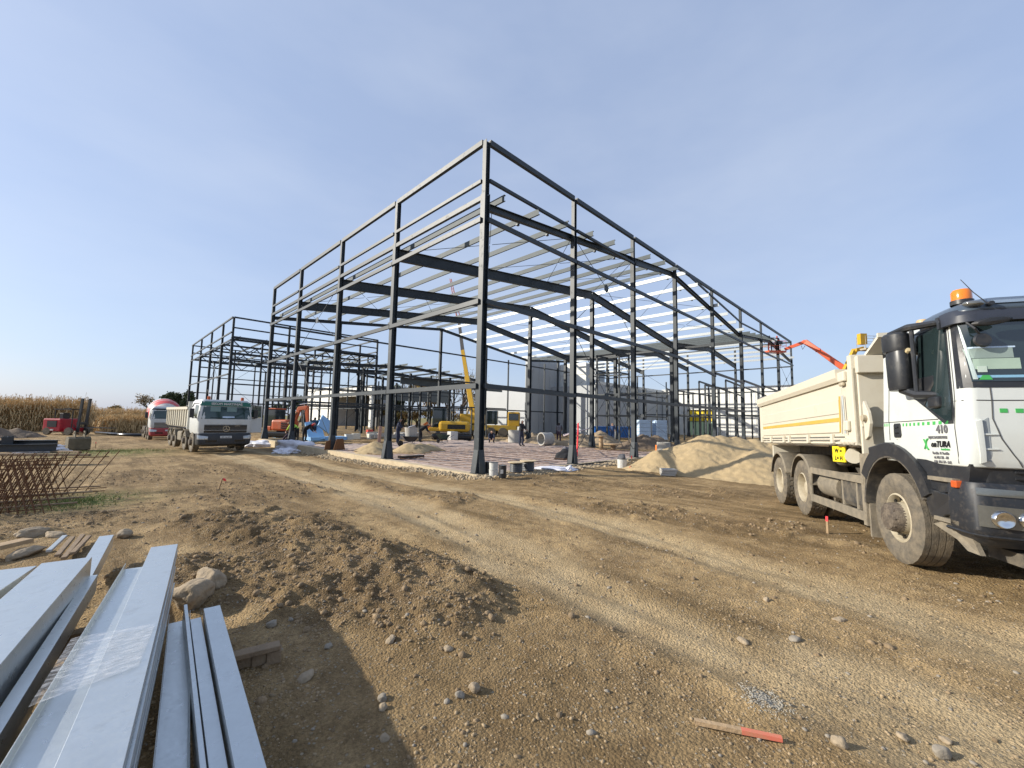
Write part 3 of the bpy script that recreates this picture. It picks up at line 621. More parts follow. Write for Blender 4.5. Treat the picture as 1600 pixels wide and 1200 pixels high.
# ------------------------------------------------------------------ lorries
class Cab:
    """plan outline per height: front x, half width, corner radius; u runs along the skin from the front centre, positive to the left"""
    def __init__(s, prof, xr): s.p = prof; s.xr = xr       # prof: [(z, xf, hw, rad)]
    def at(s, z):
        P = s.p
        return [float(np.interp(z, [q[0] for q in P], [q[i] for q in P])) for i in (1, 2, 3)]
    def S(s, u, z, off=0.):
        xf, hw, r = s.at(z); sg = 1 if u >= 0 else -1; a = abs(u); f = hw-r; arc = r*math.pi/2
        if a <= f: p = Vector((xf, a, z)); n = Vector((1, 0, 0))
        elif a <= f+arc: t = (a-f)/r; p = Vector((xf-r+r*math.cos(t), f+r*math.sin(t), z)); n = Vector((math.cos(t), math.sin(t), 0))
        else: p = Vector((xf-r-(a-f-arc), hw, z)); n = Vector((0, 1, 0))
        p = p+n*off; return Vector((p.x, p.y*sg, p.z))
    def us(s, x, z):            # u of a point at length x on the side
        xf, hw, r = s.at(z); return hw-r+r*math.pi/2+(xf-r-x)
    def body(s, name, m, par, n=7):
        b = MB(); ring = []
        for (z, xf, hw, r) in s.p:
            pts = [Vector((s.xr, -hw, z))]
            for k in range(n): t = -math.pi/2+k*math.pi/2/(n-1); pts.append(Vector((xf-r+r*math.cos(t), -(hw-r)+r*math.sin(t), z)))
            for k in range(n): t = k*math.pi/2/(n-1); pts.append(Vector((xf-r+r*math.cos(t), (hw-r)+r*math.sin(t), z)))
            pts.append(Vector((s.xr, hw, z))); ring.append(pts)
        k = len(ring[0]); V = [p for q in ring for p in q]; F = []
        for i in range(len(ring)-1):
            for j in range(k): F.append((i*k+j, i*k+(j+1) % k, (i+1)*k+(j+1) % k, (i+1)*k+j))
        F.append(tuple(range(k))[::-1]); F.append(tuple(range((len(ring)-1)*k, len(ring)*k)))
        b.add(V, F); return b.build(name, m, par, smooth=32, bevel=.012)
    def quad(s, c, off=.006, th=.012, nu=8, nz=4):   # c: four (u,z): bl, br, tr, tl
        b = MB(); bl, br, tr, tl = c
        def P(i, j, o):
            a = i/nu; d = j/nz; u = (bl[0]*(1-a)+br[0]*a)*(1-d)+(tl[0]*(1-a)+tr[0]*a)*d; z = (bl[1]*(1-a)+br[1]*a)*(1-d)+(tl[1]*(1-a)+tr[1]*a)*d; return s.S(u, z, o)
        V = [P(i, j, off) for j in range(nz+1) for i in range(nu+1)]+[P(i, j, off-th) for j in range(nz+1) for i in range(nu+1)]; N = (nu+1)*(nz+1); F = []
        for j in range(nz):
            for i in range(nu): a = j*(nu+1)+i; F += [(a, a+1, a+nu+2, a+nu+1), (N+a, N+a+nu+1, N+a+nu+2, N+a+1)]
        bd = [i for i in range(nu+1)]+[j*(nu+1)+nu for j in range(1, nz+1)]+[nz*(nu+1)+i for i in range(nu-1, -1, -1)]+[j*(nu+1) for j in range(nz-1, 0, -1)]
        for a, d in zip(bd, bd[1:]+bd[:1]): F.append((a, d, N+d, N+a))
        return b.add(V, F)
    def line(s, pts, w=.008, off=.002):
        b = MB(); q = []
        for (u0, z0), (u1, z1) in zip(pts[:-1], pts[1:]):
            k = max(2, int(math.hypot(u1-u0, z1-z0)/.08)); q += [s.S(u0+(u1-u0)*i/k, z0+(z1-z0)*i/k, off) for i in range(k+(1 if (u1, z1) == pts[-1] else 0))]
        return b.tube(q, w, 4)
    def side_poly(s, pts, sgn, off=.006, th=.014):     # polygon of (x,z) on the flat side
        P = [Vector((x, (s.at(z)[1]+off)*sgn, z)) for x, z in pts]; return MB().poly(P, (0, -th*sgn, 0))

def tyre_prof(Rr, w, inner, ribs=4):
    h = w/2; p = [(inner, -h*.80), (inner+.03, -h*.93), (inner+(Rr-inner)*.45, -h*1.0), (Rr-.06, -h*.97), (Rr-.018, -h*.86)]
    gw = w*.022
    for k in range(ribs):
        a = -h*.82+k*(h*1.64)/ribs; c = a+h*1.64/ribs
        p += [(Rr, a+gw*.3), (Rr, c-gw), (Rr-.016, c-gw*.8), (Rr-.016, c-gw*.2)] if k < ribs-1 else [(Rr, a+gw*.3), (Rr, c)]
    return p+[(Rr-.018, h*.86), (Rr-.06, h*.97), (inner+(Rr-inner)*.45, h), (inner+.03, h*.93), (inner, h*.80)]
def wheel(par, x, y, side, Rr=.54, w=.31, style='front', name='wheel', n=56, z=None):
    """side -1: outer face towards -y"""
    z = Rr if z is None else z; e = bpy.data.objects.new(name, None); col.objects.link(e); e.parent = par; e.location = (x, y, z); e.empty_display_size = .2
    inner = Rr*.545; pr = tyre_prof(Rr, w, inner); L_ = len(pr)
    if style == 'front': t = MB().lathe(pr, axis='y', n=n, mod=lambda j, k: (-.004 if k % 2 else 0) if 5 <= j < L_-5 else 0)
    else: t = MB().lathe(pr, axis='y', n=n*2, mod=lambda j, k: (-.017 if ((k+(j//3)) % 4) < 1 else 0) if 5 <= j < L_-5 else 0)
    t.build('tyre', tyre, e, smooth=30)
    s = side; o = w/2
    if style == 'front':
        MB().lathe([(inner, s*o*.8), (inner-.02, s*o*.86), (inner-.045, s*o*.62), (inner-.05, s*o*.1), (inner-.10, s*o*.25), (.185, s*o*.78), (.18, s*o*.98)], axis='y', n=40).build('rim', rimm, e, smooth=35)
        h = MB().lathe([(.185, s*o*.78), (.175, s*(o*.98+.05)), (.15, s*(o+.085)), (.07, s*(o+.10)), (.0, s*(o+.10))], axis='y', n=32)
        for k in range(10):
            a = k*math.pi/5; h.lathe([(.017, s*(o*.9)), (.017, s*(o+.075)), (0, s*(o+.075))], (.155*math.cos(a), 0, .155*math.sin(a)), 'y', 6)
        h.build('hub', hubm, e, smooth=30)
        d = MB()
        for k in range(10): a = (k+.5)*math.pi/5; d.lathe([(.0, s*o*.57), (.023, s*o*.57), (.023, s*o*.45)], (.232*math.cos(a), 0, .232*math.sin(a)), 'y', 10)
        d.build('rim_hole', blackg, e, kind='stuff')
    else:
        MB().lathe([(inner, s*o*.8), (inner-.02, s*o*.9), (inner-.035, s*o*.7), (inner-.045, -s*o*.1), (inner-.12, -s*o*.25), (.14, -s*o*.2), (.13, s*o*.2), (.11, s*o*.45), (.04, s*o*.55), (0, s*o*.55)], axis='y', n=36).build('rim', rimm, e, smooth=35)
    return e

# geometry of the near lorry: fitted to the photograph through its wheels
Fw = atd(1399, 808, 5.15); Rw = atd(1217, 750, 9.95); AX = (Fw-Rw).normalized(); UP = (Vector((0, 0, 1))-AX*AX.z).normalized(); LAT = UP.cross(AX)
org = Fw-UP*.54+LAT*1.25
lorry = thing('tipper_lorry', 'tipper lorry with white cab, cream bed and orange beacon, nearest on the right', 'lorry')
lorry.matrix_world = Matrix(((AX.x, LAT.x, UP.x, org.x), (AX.y, LAT.y, UP.y, org.y), (AX.z, LAT.z, UP.z, org.z), (0, 0, 0, 1)))
T = lorry
cab = Cab([(1.24, 1.37, 1.235, .10), (1.32, 1.40, 1.25, .10), (1.64, 1.41, 1.25, .10), (2.05, 1.40, 1.225, .10), (2.76, 1.36, 1.182, .10), (2.84, 1.30, 1.14, .12), (2.89, 1.15, 1.02, .12)], -.12)
# the body with a wheel arch cut: upper shell above 1.24, lower sill in front of the arch is bumper
cab.body('cab_body', white, T)
def sp(x, z, s=-1): return s*cab.us(x, z)
glassp = [(.36, 2.12), (1.13, 1.70), (1.215, 1.70), (1.225, 1.78), (1.13, 2.68), (1.06, 2.72), (.55, 2.72), (.42, 2.62)]
for s in (-1, 1):
    cab.side_poly([(.30, 2.16), (1.10, 1.665), (1.235, 1.665), (1.25, 1.78), (1.15, 2.70), (1.07, 2.745), (.46, 2.745), (.33, 2.64)], s, .004, .012).build('window_frame', black, T)
    cab.side_poly(glassp, s, .009, .01).build('side_window', glass, T)
    cab.side_poly([(.31, 2.15), (.78, 1.87), (.95, 2.1), (.95, 2.2), (.33, 2.2)], s, .013, .02).build('quarter_panel', black, T)
# windscreen wrap (black band, then glass)
cab.quad([(-1.29, 2.01), (1.29, 2.01), (1.29, 2.74), (-1.29, 2.74)], .005, .012, 40, 6).build('windscreen_seal', black, T, smooth=30)
cab.quad([(-1.165, 2.07), (1.165, 2.07), (1.20, 2.70), (-1.20, 2.70)], .011, .01, 40, 6).build('windscreen', glass, T, smooth=30)
cab.quad([(-1.13, 2.105), (.9, 2.105), (.9, 2.13), (-1.13, 2.13)], .014, .004, 14, 1).build('dash_line', mat('dash_blue', (.22, .42, .58), .4), T)
cab.quad([(-1.17, 2.30), (-.84, 2.30), (-.84, 2.40), (-1.19, 2.40)], .0135, .004, 8, 1).build('document_tray', mat('tray_pale', (.26, .33, .30), .4), T)
cab.quad([(-1.14, 2.19), (-.80, 2.19), (-.80, 2.295), (-1.14, 2.295)], .0137, .004, 8, 1).build('document_tray', mat('tray_green', (.36, .47, .38), .5), T)
cab.quad([(-1.17, 2.40), (-.82, 2.40), (-.82, 2.415), (-1.17, 2.415)], .015, .004, 8, 1).build('tray_edge', epsl, T)
cab.quad([(-1.155, 2.09), (-1.125, 2.09), (-1.18, 2.62), (-1.195, 2.66)], .015, .004, 2, 4).build('glare_strip', mat('glare_white', (.40, .48, .47), .3), T)  # pale strip paints a glare along the edge of the glass
cab.quad([(-1.12, 2.16), (-1.05, 2.16), (-1.05, 2.22), (-1.12, 2.22)], .018, .003, 2, 1).build('sticker', mat('sticker', (.5, .6, .52), .5), T)
cab.quad([(-1.12, 2.085), (-1.02, 2.085), (-1.04, 2.13), (-1.09, 2.13)], .0185, .003, 2, 1).build('sticker', green, T)
o = MB().lathe([(0, -.02), (.06, -.02), (.07, 0), (.06, .02), (0, .02)], (1.44, -1.08, 2.47), 'x', 20).build('front_mirror', black, T, smooth=30)
MB().tube([(1.40, -1.16, 2.66), (1.47, -1.14, 2.58), (1.44, -1.09, 2.52)], .011, 6).build('mirror_arm', black, T)
m_ = MB().lathe([(0, -.03), (.03, -.028), (.045, .0), (.035, .025), (0, .03)], (0, 0, 0), 'x', 20).build('kerb_mirror', black, T, smooth=30); m_.scale = (1.2, 3.4, .85); m_.location = (1.50, -1.03, 2.64); m_.rotation_euler = (R(8), R(10), 0)
# panel joints
for pts in ([(sp(1.24, 1.27), 1.27), (sp(1.25, 1.62), 1.62), (sp(1.26, 1.9), 1.9), (sp(1.22, 2.3), 2.3), (sp(1.17, 2.74), 2.74)], [(sp(1.25, 1.89), 1.89), (-1.04, 1.885), (-.3, 1.89), (.5, 1.89)], [(-1.04, 2.01), (-1.04, 1.88), (-1.05, 1.71), (-1.0, 1.52), (-.93, 1.38), (-.86, 1.26)],
            [(sp(-.1, 1.725), 1.725), (sp(1.0, 1.72), 1.72)], [(sp(.02, 1.72), 1.72), (sp(.03, 2.3), 2.3), (sp(.06, 2.74), 2.74)], [(sp(.03, 1.5), 1.5), (sp(.03, 1.72), 1.72)]):
    cab.line(pts, .005, .001).build('panel_joint', mat('joint_dark', (.05, .05, .05), .8), T)
cab.quad([(-1.13, 1.31), (-1.085, 1.30), (-1.085, 1.72), (-1.14, 1.68)], .004, .012, 3, 6).build('air_scoop', mat('scoop_shade', (.30, .33, .34), .6), T)
for z in (1.42, 1.56): cab.quad([(-1.14, z-.010), (-1.03, z-.003), (-1.03, z+.003), (-1.14, z+.010)], .014, .012, 3, 1).build('scoop_fin', white, T)
b = cab.quad([(-1.165, 1.28), (-1.13, 1.30), (-1.14, 1.70), (-1.18, 1.68)], .022, .028, 3, 5).build('scoop_lip', white, T, smooth=30)
# sun visor and roof
vb = Cab([(2.745, 1.36, 1.19, .10), (2.80, 1.40, 1.19, .14), (2.87, 1.38, 1.15, .16), (2.93, 1.30, 1.06, .2), (2.97, 1.15, .9, .25)], .70).body('roof_fairing', mat('fairing_grey', (.055, .075, .10), .3, coat=.3), T)
cab.quad([(-1.33, 2.67), (1.33, 2.67), (1.33, 2.82), (-1.33, 2.82)], .055, .055, 110, 2).build('sun_visor', mat('visor_dark', (.03, .035, .05), .5), T, smooth=30)
cab.quad([(-1.37, 2.66), (-1.33, 2.66), (-1.33, 2.80), (-1.37, 2.80)], .07, .07, 2, 2).build('visor_bracket', black, T)
o = MB().lathe([(0, .03), (.6, .03), (1, .0), (1, -.03), (0, -.03)], (0, 0, 0), 'x', 24).build('marker_light', lens, T, smooth=30); o.scale = (1, .075, .03); o.location = (1.41, -1.10, 2.85); o.rotation_euler = (R(-6), 0, R(-20))
MB().box((1.385, 0, 2.862), (.03, 1.9, .03)).build('marker_strip', mat('strip_blue', (.25, .33, .45), .3), T)
bc = MB().lathe([(.078, 0), (.08, .02), (.08, .10), (.066, .125), (0, .13)], (1.12, -1.02, 2.955), 'z', 24).build('beacon', amber, T, smooth=35)
MB().lathe([(.09, -.035), (.09, .01), (.07, .015), (0, .015)], (1.12, -1.02, 2.955), 'z', 24).build('beacon_base', black, bc, smooth=30)
bc2 = MB().lathe([(.06, 0), (.06, .09), (.05, .11), (0, .112)], (.36, -.98, 2.86), 'z', 20).build('beacon', mat('cream_lens', (.5, .36, .2), .3), T, smooth=35)
MB().tube([(1.40, -.98, 2.84), (1.36, -1.06, 2.98), (1.33, -1.13, 3.13)], [.006, .004, .003], 5).build('antenna', black, T)
MB().lathe([(0, -.03), (.022, -.03), (.022, .03), (0, .03)], (1.41, -.975, 2.84), 'x', 12).build('antenna_base', black, T)
# stripe squares, door handle, writing
for k in range(3): x = -.085+k*.052; cab.side_poly([(x, 1.675), (x+.018, 1.675), (x+.018, 1.712), (x, 1.712)], -1, .004, .005).build('stripe_mark', green, T)
x = .335
for k in range(10): w = .022+k*.0032; cab.side_poly([(x, 1.665), (x+w, 1.665), (x+w, 1.70), (x, 1.70)], -1, .004, .005).build('stripe_mark', green, T); x += .068+k*.0045
for u in (-.965, -.853, -.74, -.63, -.52): cab.quad([(u-.027, 1.768), (u+.027, 1.768), (u+.027, 1.808), (u-.027, 1.808)], .004, .005, 2, 1).build('stripe_mark', green, T)
cab.side_poly([(.155, 1.53), (.28, 1.53), (.30, 1.56), (.29, 1.68), (.275, 1.705), (.16, 1.705), (.145, 1.68), (.145, 1.55)], -1, .012, .02).build('door_handle', black, T, bevel=.006)
for z in (1.575, 1.645): cab.side_poly([(.175, z), (.265, z+.004), (.255, z+.02), (.185, z+.018)], -1, .02, .012).build('handle_grip', blackg, T)
def smtx(x, z, off=.006): return Matrix(((1, 0, 0, x), (0, 0, -1, -(cab.at(z)[1]+off)), (0, 1, 0, z), (0, 0, 0, 1)))
text('410', .115, 'writing', greyprint, T, smtx(1.055, 1.575), bold=.004, sx=1.05)
text('PRIJEVOZ ZA VLASTITE POTREBE', .040, 'writing', greyprint, T, smtx(.975, 1.515), sx=.52, bold=.0006)
text('onTURA', .088, 'writing', blackg, T, smtx(1.005, 1.428), shear=.25, bold=.003, sx=.95)
lg = MB()
for sg in (1,): pass
c0 = Vector((.775, -(cab.at(1.45)[1]+.006), 1.455)); 
arc = [c0+Vector((.05-.055*math.cos(t), 0, .06*math.sin(t))) for t in np.linspace(-1.3, 1.3, 12)]; lg.tube(arc, .009, 5)
lg.bar(c0+Vector((-.03, 0, -.055)), c0+Vector((.0, 0, .0)), .003, .02, (0, 1, 0)).bar(c0+Vector((-.035, 0, .055)), c0+Vector((.0, 0, .0)), .003, .02, (0, 1, 0))
lg.build('logo_mark', green, T)
text('transbeton', .034, 'writing', green, T, smtx(1.08, 1.395), shear=.2, bold=.0008, sx=.9)
text('Varaždin  N. Varaždin', .040, 'writing', greyprint, T, smtx(1.0, 1.35), bold=.0008, sx=.75)
text('tel. 042 / 331 - 100', .040, 'writing', greyprint, T, smtx(1.0, 1.305), bold=.0008, sx=.75)
text('GSM  098 / 374 - 5642', .040, 'writing', greyprint, T, smtx(1.0, 1.26), bold=.0008, sx=.75)
# mirror housing (big two part), visor lip
for s in (-1,):
    y = s*1.36
    b = MB().lathe([(0, -.20), (.12, -.20), (.135, -.16), (.14, .16), (.125, .24), (0, .24)], (0, 0, 0), 'z', 20).build('mirror_housing', black, T, smooth=35); b.scale = (1.05, .75, 1.08); b.location = (.60, y, 2.29)
    b = MB().lathe([(0, -.09), (.14, -.09), (.15, -.05), (.15, .08), (.13, .10), (0, .10)], (0, 0, 0), 'z', 20).build('mirror_housing', black, T, smooth=35); b.scale = (1.1, .8, 1.15); b.location = (.58, y, 2.635)
    MB().tube([(1.08, -1.17, 2.76), (.75, -1.32, 2.785), (.5, -1.38, 2.77)], [.03, .045, .03], 8).build('mirror_arm', black, T, smooth=30)
    MB().tube([(1.02, -1.19, 1.98), (.8, -1.3, 2.0), (.62, -1.35, 2.08)], [.03, .05, .05], 8).build('mirror_arm', black, T, smooth=30)
    MB().tube([(.80, -1.31, 2.02), (.80, -1.31, 2.74)], .022, 8).build('mirror_post', black, T)
    MB().poly([(.46, -1.30, 2.60), (.40, -1.36, 2.52), (.36, -1.40, 2.50), (.40, -1.42, 2.58), (.44, -1.44, 2.68)], (.03, .05, .03)).build('mirror_lip', black, T)
    MB().box((.99, -1.245, 1.90), (.17, .08, .12)).build('door_mirror_foot', black, T, bevel=.02)
    MB().tube([(.71, -1.33, 2.50), (.765, -1.33, 2.53)], .025, 8).build('side_lamp', mat('pale_lens', (.6, .5, .3), .3), T)
text('×', .02, 'writing', black, T, smtx(.2, 1.50), bold=0)
# wheel arch, bumper
def arch(cx, cz, r0, r1, y0, y1, a0, a1, name, m, n=14, par=T, **k):
    b = MB(); V = []; 
    for i in range(n+1):
        a = R(a0+(a1-a0)*i/n); c_, s_ = math.cos(a), math.sin(a); V += [(cx+r0*c_, y0, cz+r0*s_), (cx+r1*c_, y0, cz+r1*s_), (cx+r1*c_, y1, cz+r1*s_), (cx+r0*c_, y1, cz+r0*s_)]
    F = [(i*4+j, i*4+(j+1) % 4, i*4+4+(j+1) % 4, i*4+4+j) for i in range(n) for j in range(4)]+[(0, 1, 2, 3), (n*4+3, n*4+2, n*4+1, n*4)]
    return b.add(V, F).build(name, m, par, smooth=40, **k)
for s in (-1, 1):
    arch(0.02, .60, .70, .86, s*1.22, s*1.29, 22, 150, 'wheel_arch', black, par=T); arch(.02, .60, .68, .72, s*.93, s*1.285, 20, 178, 'arch_liner', chassis)
    MB().poly([(-.50, s*1.26, 1.02), (-.56, s*1.26, 1.40), (-.12, s*1.26, 1.475), (.12, s*1.26, 1.475), (.15, s*1.26, 1.40), (-.35, s*1.26, 1.3), (-.48, s*1.26, 1.15)], (0, -s*.3, 0)).build('rear_fender', black, T, bevel=.02)
    MB().poly([(.55, s*1.25, 1.29), (1.36, s*1.22, 1.27), (1.30, s*1.22, 1.05), (.95, s*1.24, .95), (.78, s*1.24, .98), (.72, s*1.25, 1.15)], (0, -s*.35, 0)).build('step_well', black, T)
    MB().bx(.80, 1.2, s*1.18, s*1.285, 1.075, 1.115).build('step_tread', dusty, T); MB().bx(.82, 1.2, s*1.18, s*1.27, .66, .70).build('step_tread', dusty, T)
    MB().poly([(.62, s*1.27, .985), (1.17, s*1.27, .94), (1.20, s*1.27, .76), (1.0, s*1.26, .73), (.84, s*1.24, .66), (.70, s*1.24, .68)], (0, -s*.05, 0)).build('step_panel', black, T, bevel=.01)
    MB().poly([(.74, s*1.24, .60), (1.02, s*1.2, .50), (1.16, s*1.2, .42), (1.24, s*1.15, .40), (1.2, s*1.2, .62), (.9, s*1.22, .66)], (0, -s*.04, 0)).build('torn_skirt', dusty, T)
    MB().bx(1.19, 1.27, s*1.19, s*1.30, 1.03, 1.10).build('side_indicator', orangelens, T, bevel=.01)
bump = Cab([(.50, 1.30, 1.12, .1), (.58, 1.38, 1.23, .12), (.66, 1.42, 1.27, .13), (1.04, 1.42, 1.27, .13), (1.10, 1.40, 1.25, .12)], 1.08)
bump.body('bumper', mat('bumper_black', (.018, .021, .027), .5, var=.2, dirt=.22, dcol=(.12, .10, .08), dscale=20), T)
grl = Cab([(1.09, 1.33, 1.14, .1), (1.26, 1.35, 1.16, .1)], .9); grl.body('grille_panel', black, T)
for z in (1.14, 1.2): grl.quad([(-.9, z), (.9, z), (.9, z+.02), (-.9, z+.02)], .02, .03, 4, 1).build('grille_bar', black, T)
for s in (-1, 1):
    hl = bump.quad([(s*1.225, .70), (s*.72, .68), (s*.72, .875), (s*1.225, .895)], .012, .03, 8, 2).build('headlight', lens, T, smooth=30)
    for uu in (1.07, .88):
        p = bump.S(s*uu, .775, .03); d = (bump.S(s*uu, .775, .05)-p).normalized()
        o = MB().lathe([(0, .004), (.03, .002), (.045, .010), (.07, .012), (.080, .0), (.085, -.02), (0, -.02)], (0, 0, 0), 'z', 20).build('headlamp_bowl', chrome, hl, smooth=40); o.location = p; o.rotation_euler = d.to_track_quat('Z', 'Y').to_euler()
    bump.quad([(s*1.225, .985), (s*.78, .975), (s*.78, 1.04), (s*1.225, 1.055)], .01, .02, 6, 2).build('indicator', lens, T, smooth=30)
bump.line([(-1.6, .62), (-.9, .60), (0, .60), (1.6, .62)], .02, .0).build('bumper_lip', black, T)
MB().bx(.9, 1.45, -.9, .9, .34, .46).build('under_guard', chassis, T)
# chassis
MB().bx(-7.0, 1.3, -.42, -.34, .72, 1.0).build('chassis_rail', chassis, T); MB().bx(-7.0, 1.3, .34, .42, .72, 1.0).build('chassis_rail', chassis, T)
MB().bx(-.6, 1.2, -.5, .5, .55, 1.2).build('engine_block', chassis, T); MB().bx(-6.9, -.6, -.5, .5, 1.08, 1.38).build('subframe', chassis, T)
for x, st in ((0, 'front'), (-3.51, 'rear'), (-5.12, 'rear')):
    for s in (-1, 1): wheel(T, x, s*(1.25-.155), s, .545, .31, st, z=.54)
    MB().tube([(x, -.95, .54), (x, .95, .54)], .09, 10).build('axle', chassis, T); MB().lathe([(0, -.2), (.2, -.1), (.22, .1), (0, .22)], (x, 0, .54), 'y', 14).build('differential', chassis, T)
    if st == 'rear':
        for s in (-1, 1): wheel(T, x, s*(1.25-.52), s, .545, .30, st, z=.54, n=28)
def mudguard(cx, s, a0, a1, ext=0):
    V = []; n = 14
    for i in range(n+1):
        a = R(a0+(a1-a0)*i/n); 
        for y in (s*1.27, s*1.245, s*.62): rr = .66 if y != s*1.27 else .62; V.append((cx+rr*math.cos(a), y, .56+rr*math.sin(a)))
    b = MB(); b.add(V, [(i*3+j, i*3+j+1, i*3+4+j, i*3+3+j) for i in range(n) for j in range(2)]); o = b.build('mudguard', dusty, T, smooth=50); sd = o.modifiers.new('solid', 'SOLIDIFY'); sd.thickness = .02; return o
for s in (-1, 1):
    for cx in (-3.51, -5.12): mudguard(cx, s, 8 if cx > -4 else 18, 168)
    MB().poly([(-2.86, s*1.262, .66), (-2.80, s*1.262, 1.0), (-2.95, s*1.262, .95), (-3.0, s*1.262, .5), (-2.84, s*1.262, .34)], (0, -s*.02, 0)).build('mudguard_flap', dusty, T)
    MB().bar((-2.85, s*1.26, .93), (-.72, s*1.26, .93), .03, .11).build('side_guard', dusty, T); MB().bar((-2.9, s*1.26, .42), (-.72, s*1.26, .42), .03, .13).build('side_guard', dusty, T)
    MB().poly([(-.80, s*1.27, 1.30), (-.50, s*1.27, 1.32), (-.48, s*1.27, 1.22), (-.62, s*1.27, 1.18), (-.68, s*1.27, 1.0), (-.70, s*1.27, .30), (-.80, s*1.27, .30)], (0, -s*.10, 0)).build('guard_frame', dusty, T)
    MB().tube([(-2.7, s*1.0, .70), (-1.85, s*1.0, .70)], .22, 20).build('air_tank', dusty, T, smooth=40)
    MB().box((-1.28, s*.98, .72), (.85, .5, .5)).build('fuel_tank', chassis, T, bevel=.09); 
    for x in (-1.55, -1.05): MB().box((x, s*.985, .72), (.05, .52, .53)).build('tank_strap', dusty, T, bevel=.09)
    MB().bx(-.70, -.66, s*.90, s*1.24, .16, .62).build('mud_flap', dusty, T)
    MB().lathe([(0, -.15), (.13, -.13), (.16, 0), (.13, .13), (0, .15)], (-2.0, s*1.02, 1.22), 'x', 18).build('valve_tank', dusty, T, smooth=40)
    MB().bx(-6.2, -6.1, s*.5, s*1.1, .9, 1.38).build('rear_bracket', cream, T)
sg = MB().box((-1.86, -1.14, 1.27), (.30, .02, .26), Euler((0, 0, R(14))).to_matrix()).build('warning_plate', mat('plate_yellow', (.8, .62, .02), .5), T)
pm = Matrix.Translation((-1.86, -1.153, 1.27)) @ Matrix.Rotation(R(14), 4, 'Z') @ Matrix.Rotation(R(90), 4, 'X')
text('W =', .10, 'writing', blackg, sg, pm @ Matrix.Translation((0, .02, 0)), sx=.9, bold=.004); text('L= H', .10, 'writing', blackg, sg, pm @ Matrix.Translation((0, -.10, 0)), sx=.9, bold=.004)
MB().tube([(-1.66, -1.0, 1.30), (-1.45, -1.1, 1.24)], [.10, .11], 14).build('tip_bearing', cream, T, smooth=30)
# tipping bed
B0, B1, ZB, ZT = -6.75, -.92, 1.42, 2.64
bed = MB(); bed.bx(B0, B1, -1.2, 1.2, ZB, ZB+.06).bx(B0, B0+.05, -1.2, 1.2, ZB, ZT); bed.build('bed_floor', cream, T)
for s in (-1, 1):
    MB().bx(B0+.12, B1-.42, s*1.17, s*1.235, 1.56, 2.56).build('bed_side', cream, T)
    MB().ext((B0+.02, s*1.215, 2.56), (B1-.40, s*1.215, 2.56), [(-.06, -.06), (.06*1, -.13), (.10, -.06), (.10, .08), (-.06, .08)] if s < 0 else [(-.10, .08), (-.10, -.06), (-.06, -.13), (.06, -.06), (.06, .08)]).build('bed_rim', cream, T)
    MB().bx(B0+.3, B1-.55, s*1.236, s*1.243, 1.80, 1.865).build('yellow_stripe', mat('stripe_yellow', (.52, .36, .07), .5, dirt=.2), T)
    MB().bx(B0+.3, B1-.55, s*1.236, s*1.250, 1.93, 2.16).build('side_ridge', cream, T, bevel=.01); MB().bx(B0+.3, B1-.55, s*1.236, s*1.26, 1.62, 1.77).build('side_ridge', cream, T, bevel=.015)
    MB().bx(B0, B0+.12, s*1.1, s*1.25, 1.44, 2.62).build('corner_post', cream, T, bevel=.01)
    MB().bx(B1-.42, B1, s*1.16, s*1.235, 1.44, 2.60).build('front_post', cream, T, bevel=.01); MB().bx(B1-.12, B1+.0, s*1.0, s*1.255, 1.42, 2.80).build('front_post', cream, T, bevel=.012)
    MB().bx(B0+.1, B1-.2, s*1.19, s*1.235, 1.44, 1.47).build('bottom_rail', cream, T); MB().tube([(B0+.1, s*1.24, 1.515), (B1-.35, s*1.24, 1.515)], .018, 8).build('hinge_bar', cream, T)
    for x in (-6.5, -5.6, -4.5, -4.1, -2.9, -1.75): MB().bx(x-.04, x+.04, s*1.235, s*1.285, 1.44, 1.60).build('hinge_lug', cream, T, bevel=.01)
    MB().box((B1-.30, s*1.26, 2.50), (.22, .06, .16)).build('latch_block', cream, T, bevel=.02); MB().box((B1-.30, s*1.27, 2.38), (.14, .05, .06)).build('latch_cam', rimm, T, bevel=.02)
    MB().tube([(B1-.30, s*1.275, 2.20), (B1-.27, s*1.275, 1.60)], .014, 6).build('latch_rod', galv, T); MB().tube([(B1-.42, s*1.27, 2.2), (B1-.47, s*1.27, 1.62)], .012, 6).build('latch_rod', mat('stripe_yellow', (.62, .42, .05), .5), T)
    MB().box((B1-.22, s*1.265, 1.72), (.12, .06, .16)).build('latch_block', cream, T, bevel=.02)
    b = MB()
    for k in range(6): b.lathe([(0, -.04), (.045, -.02), (.05, .02), (0, .045)], (B1-.40+.07*k, s*1.26, 1.475-.01*(k % 2)), 'x', 8)
    b.build('bottom_latch', cream, T, smooth=40)
MB().bx(B1, B1+.05, -1.19, 1.19, .98 + .30, 2.74).build('bed_front', cream, T, bevel=.008)
MB().bx(B1+.05, B1+.14, -1.22, 1.22, 2.50, 2.76).build('front_beam', cream, T, bevel=.01)
MB().bx(B1+.05, B1+.09, -1.19, 1.19, 1.70, 1.73).build('front_rib', cream, T)
MB().poly([(B1+.1, -1.10, 2.76), (B1+.1, 1.1, 2.76), (B1+.42, 1.05, 2.98), (B1+.42, -1.05, 2.98)], (-.03, 0, .03)).build('bed_canopy', cream, T)
MB().bx(B1+.42, B1+.46, -1.08, 1.08, 2.96, 3.02).build('canopy_edge', cream, T)
MB().tube([(B1+.15, -.86, 2.74), (B1+.16, -.86, 2.66), (B1+.17, -.80, 2.64)], .012, 5).build('hook', cream, T)
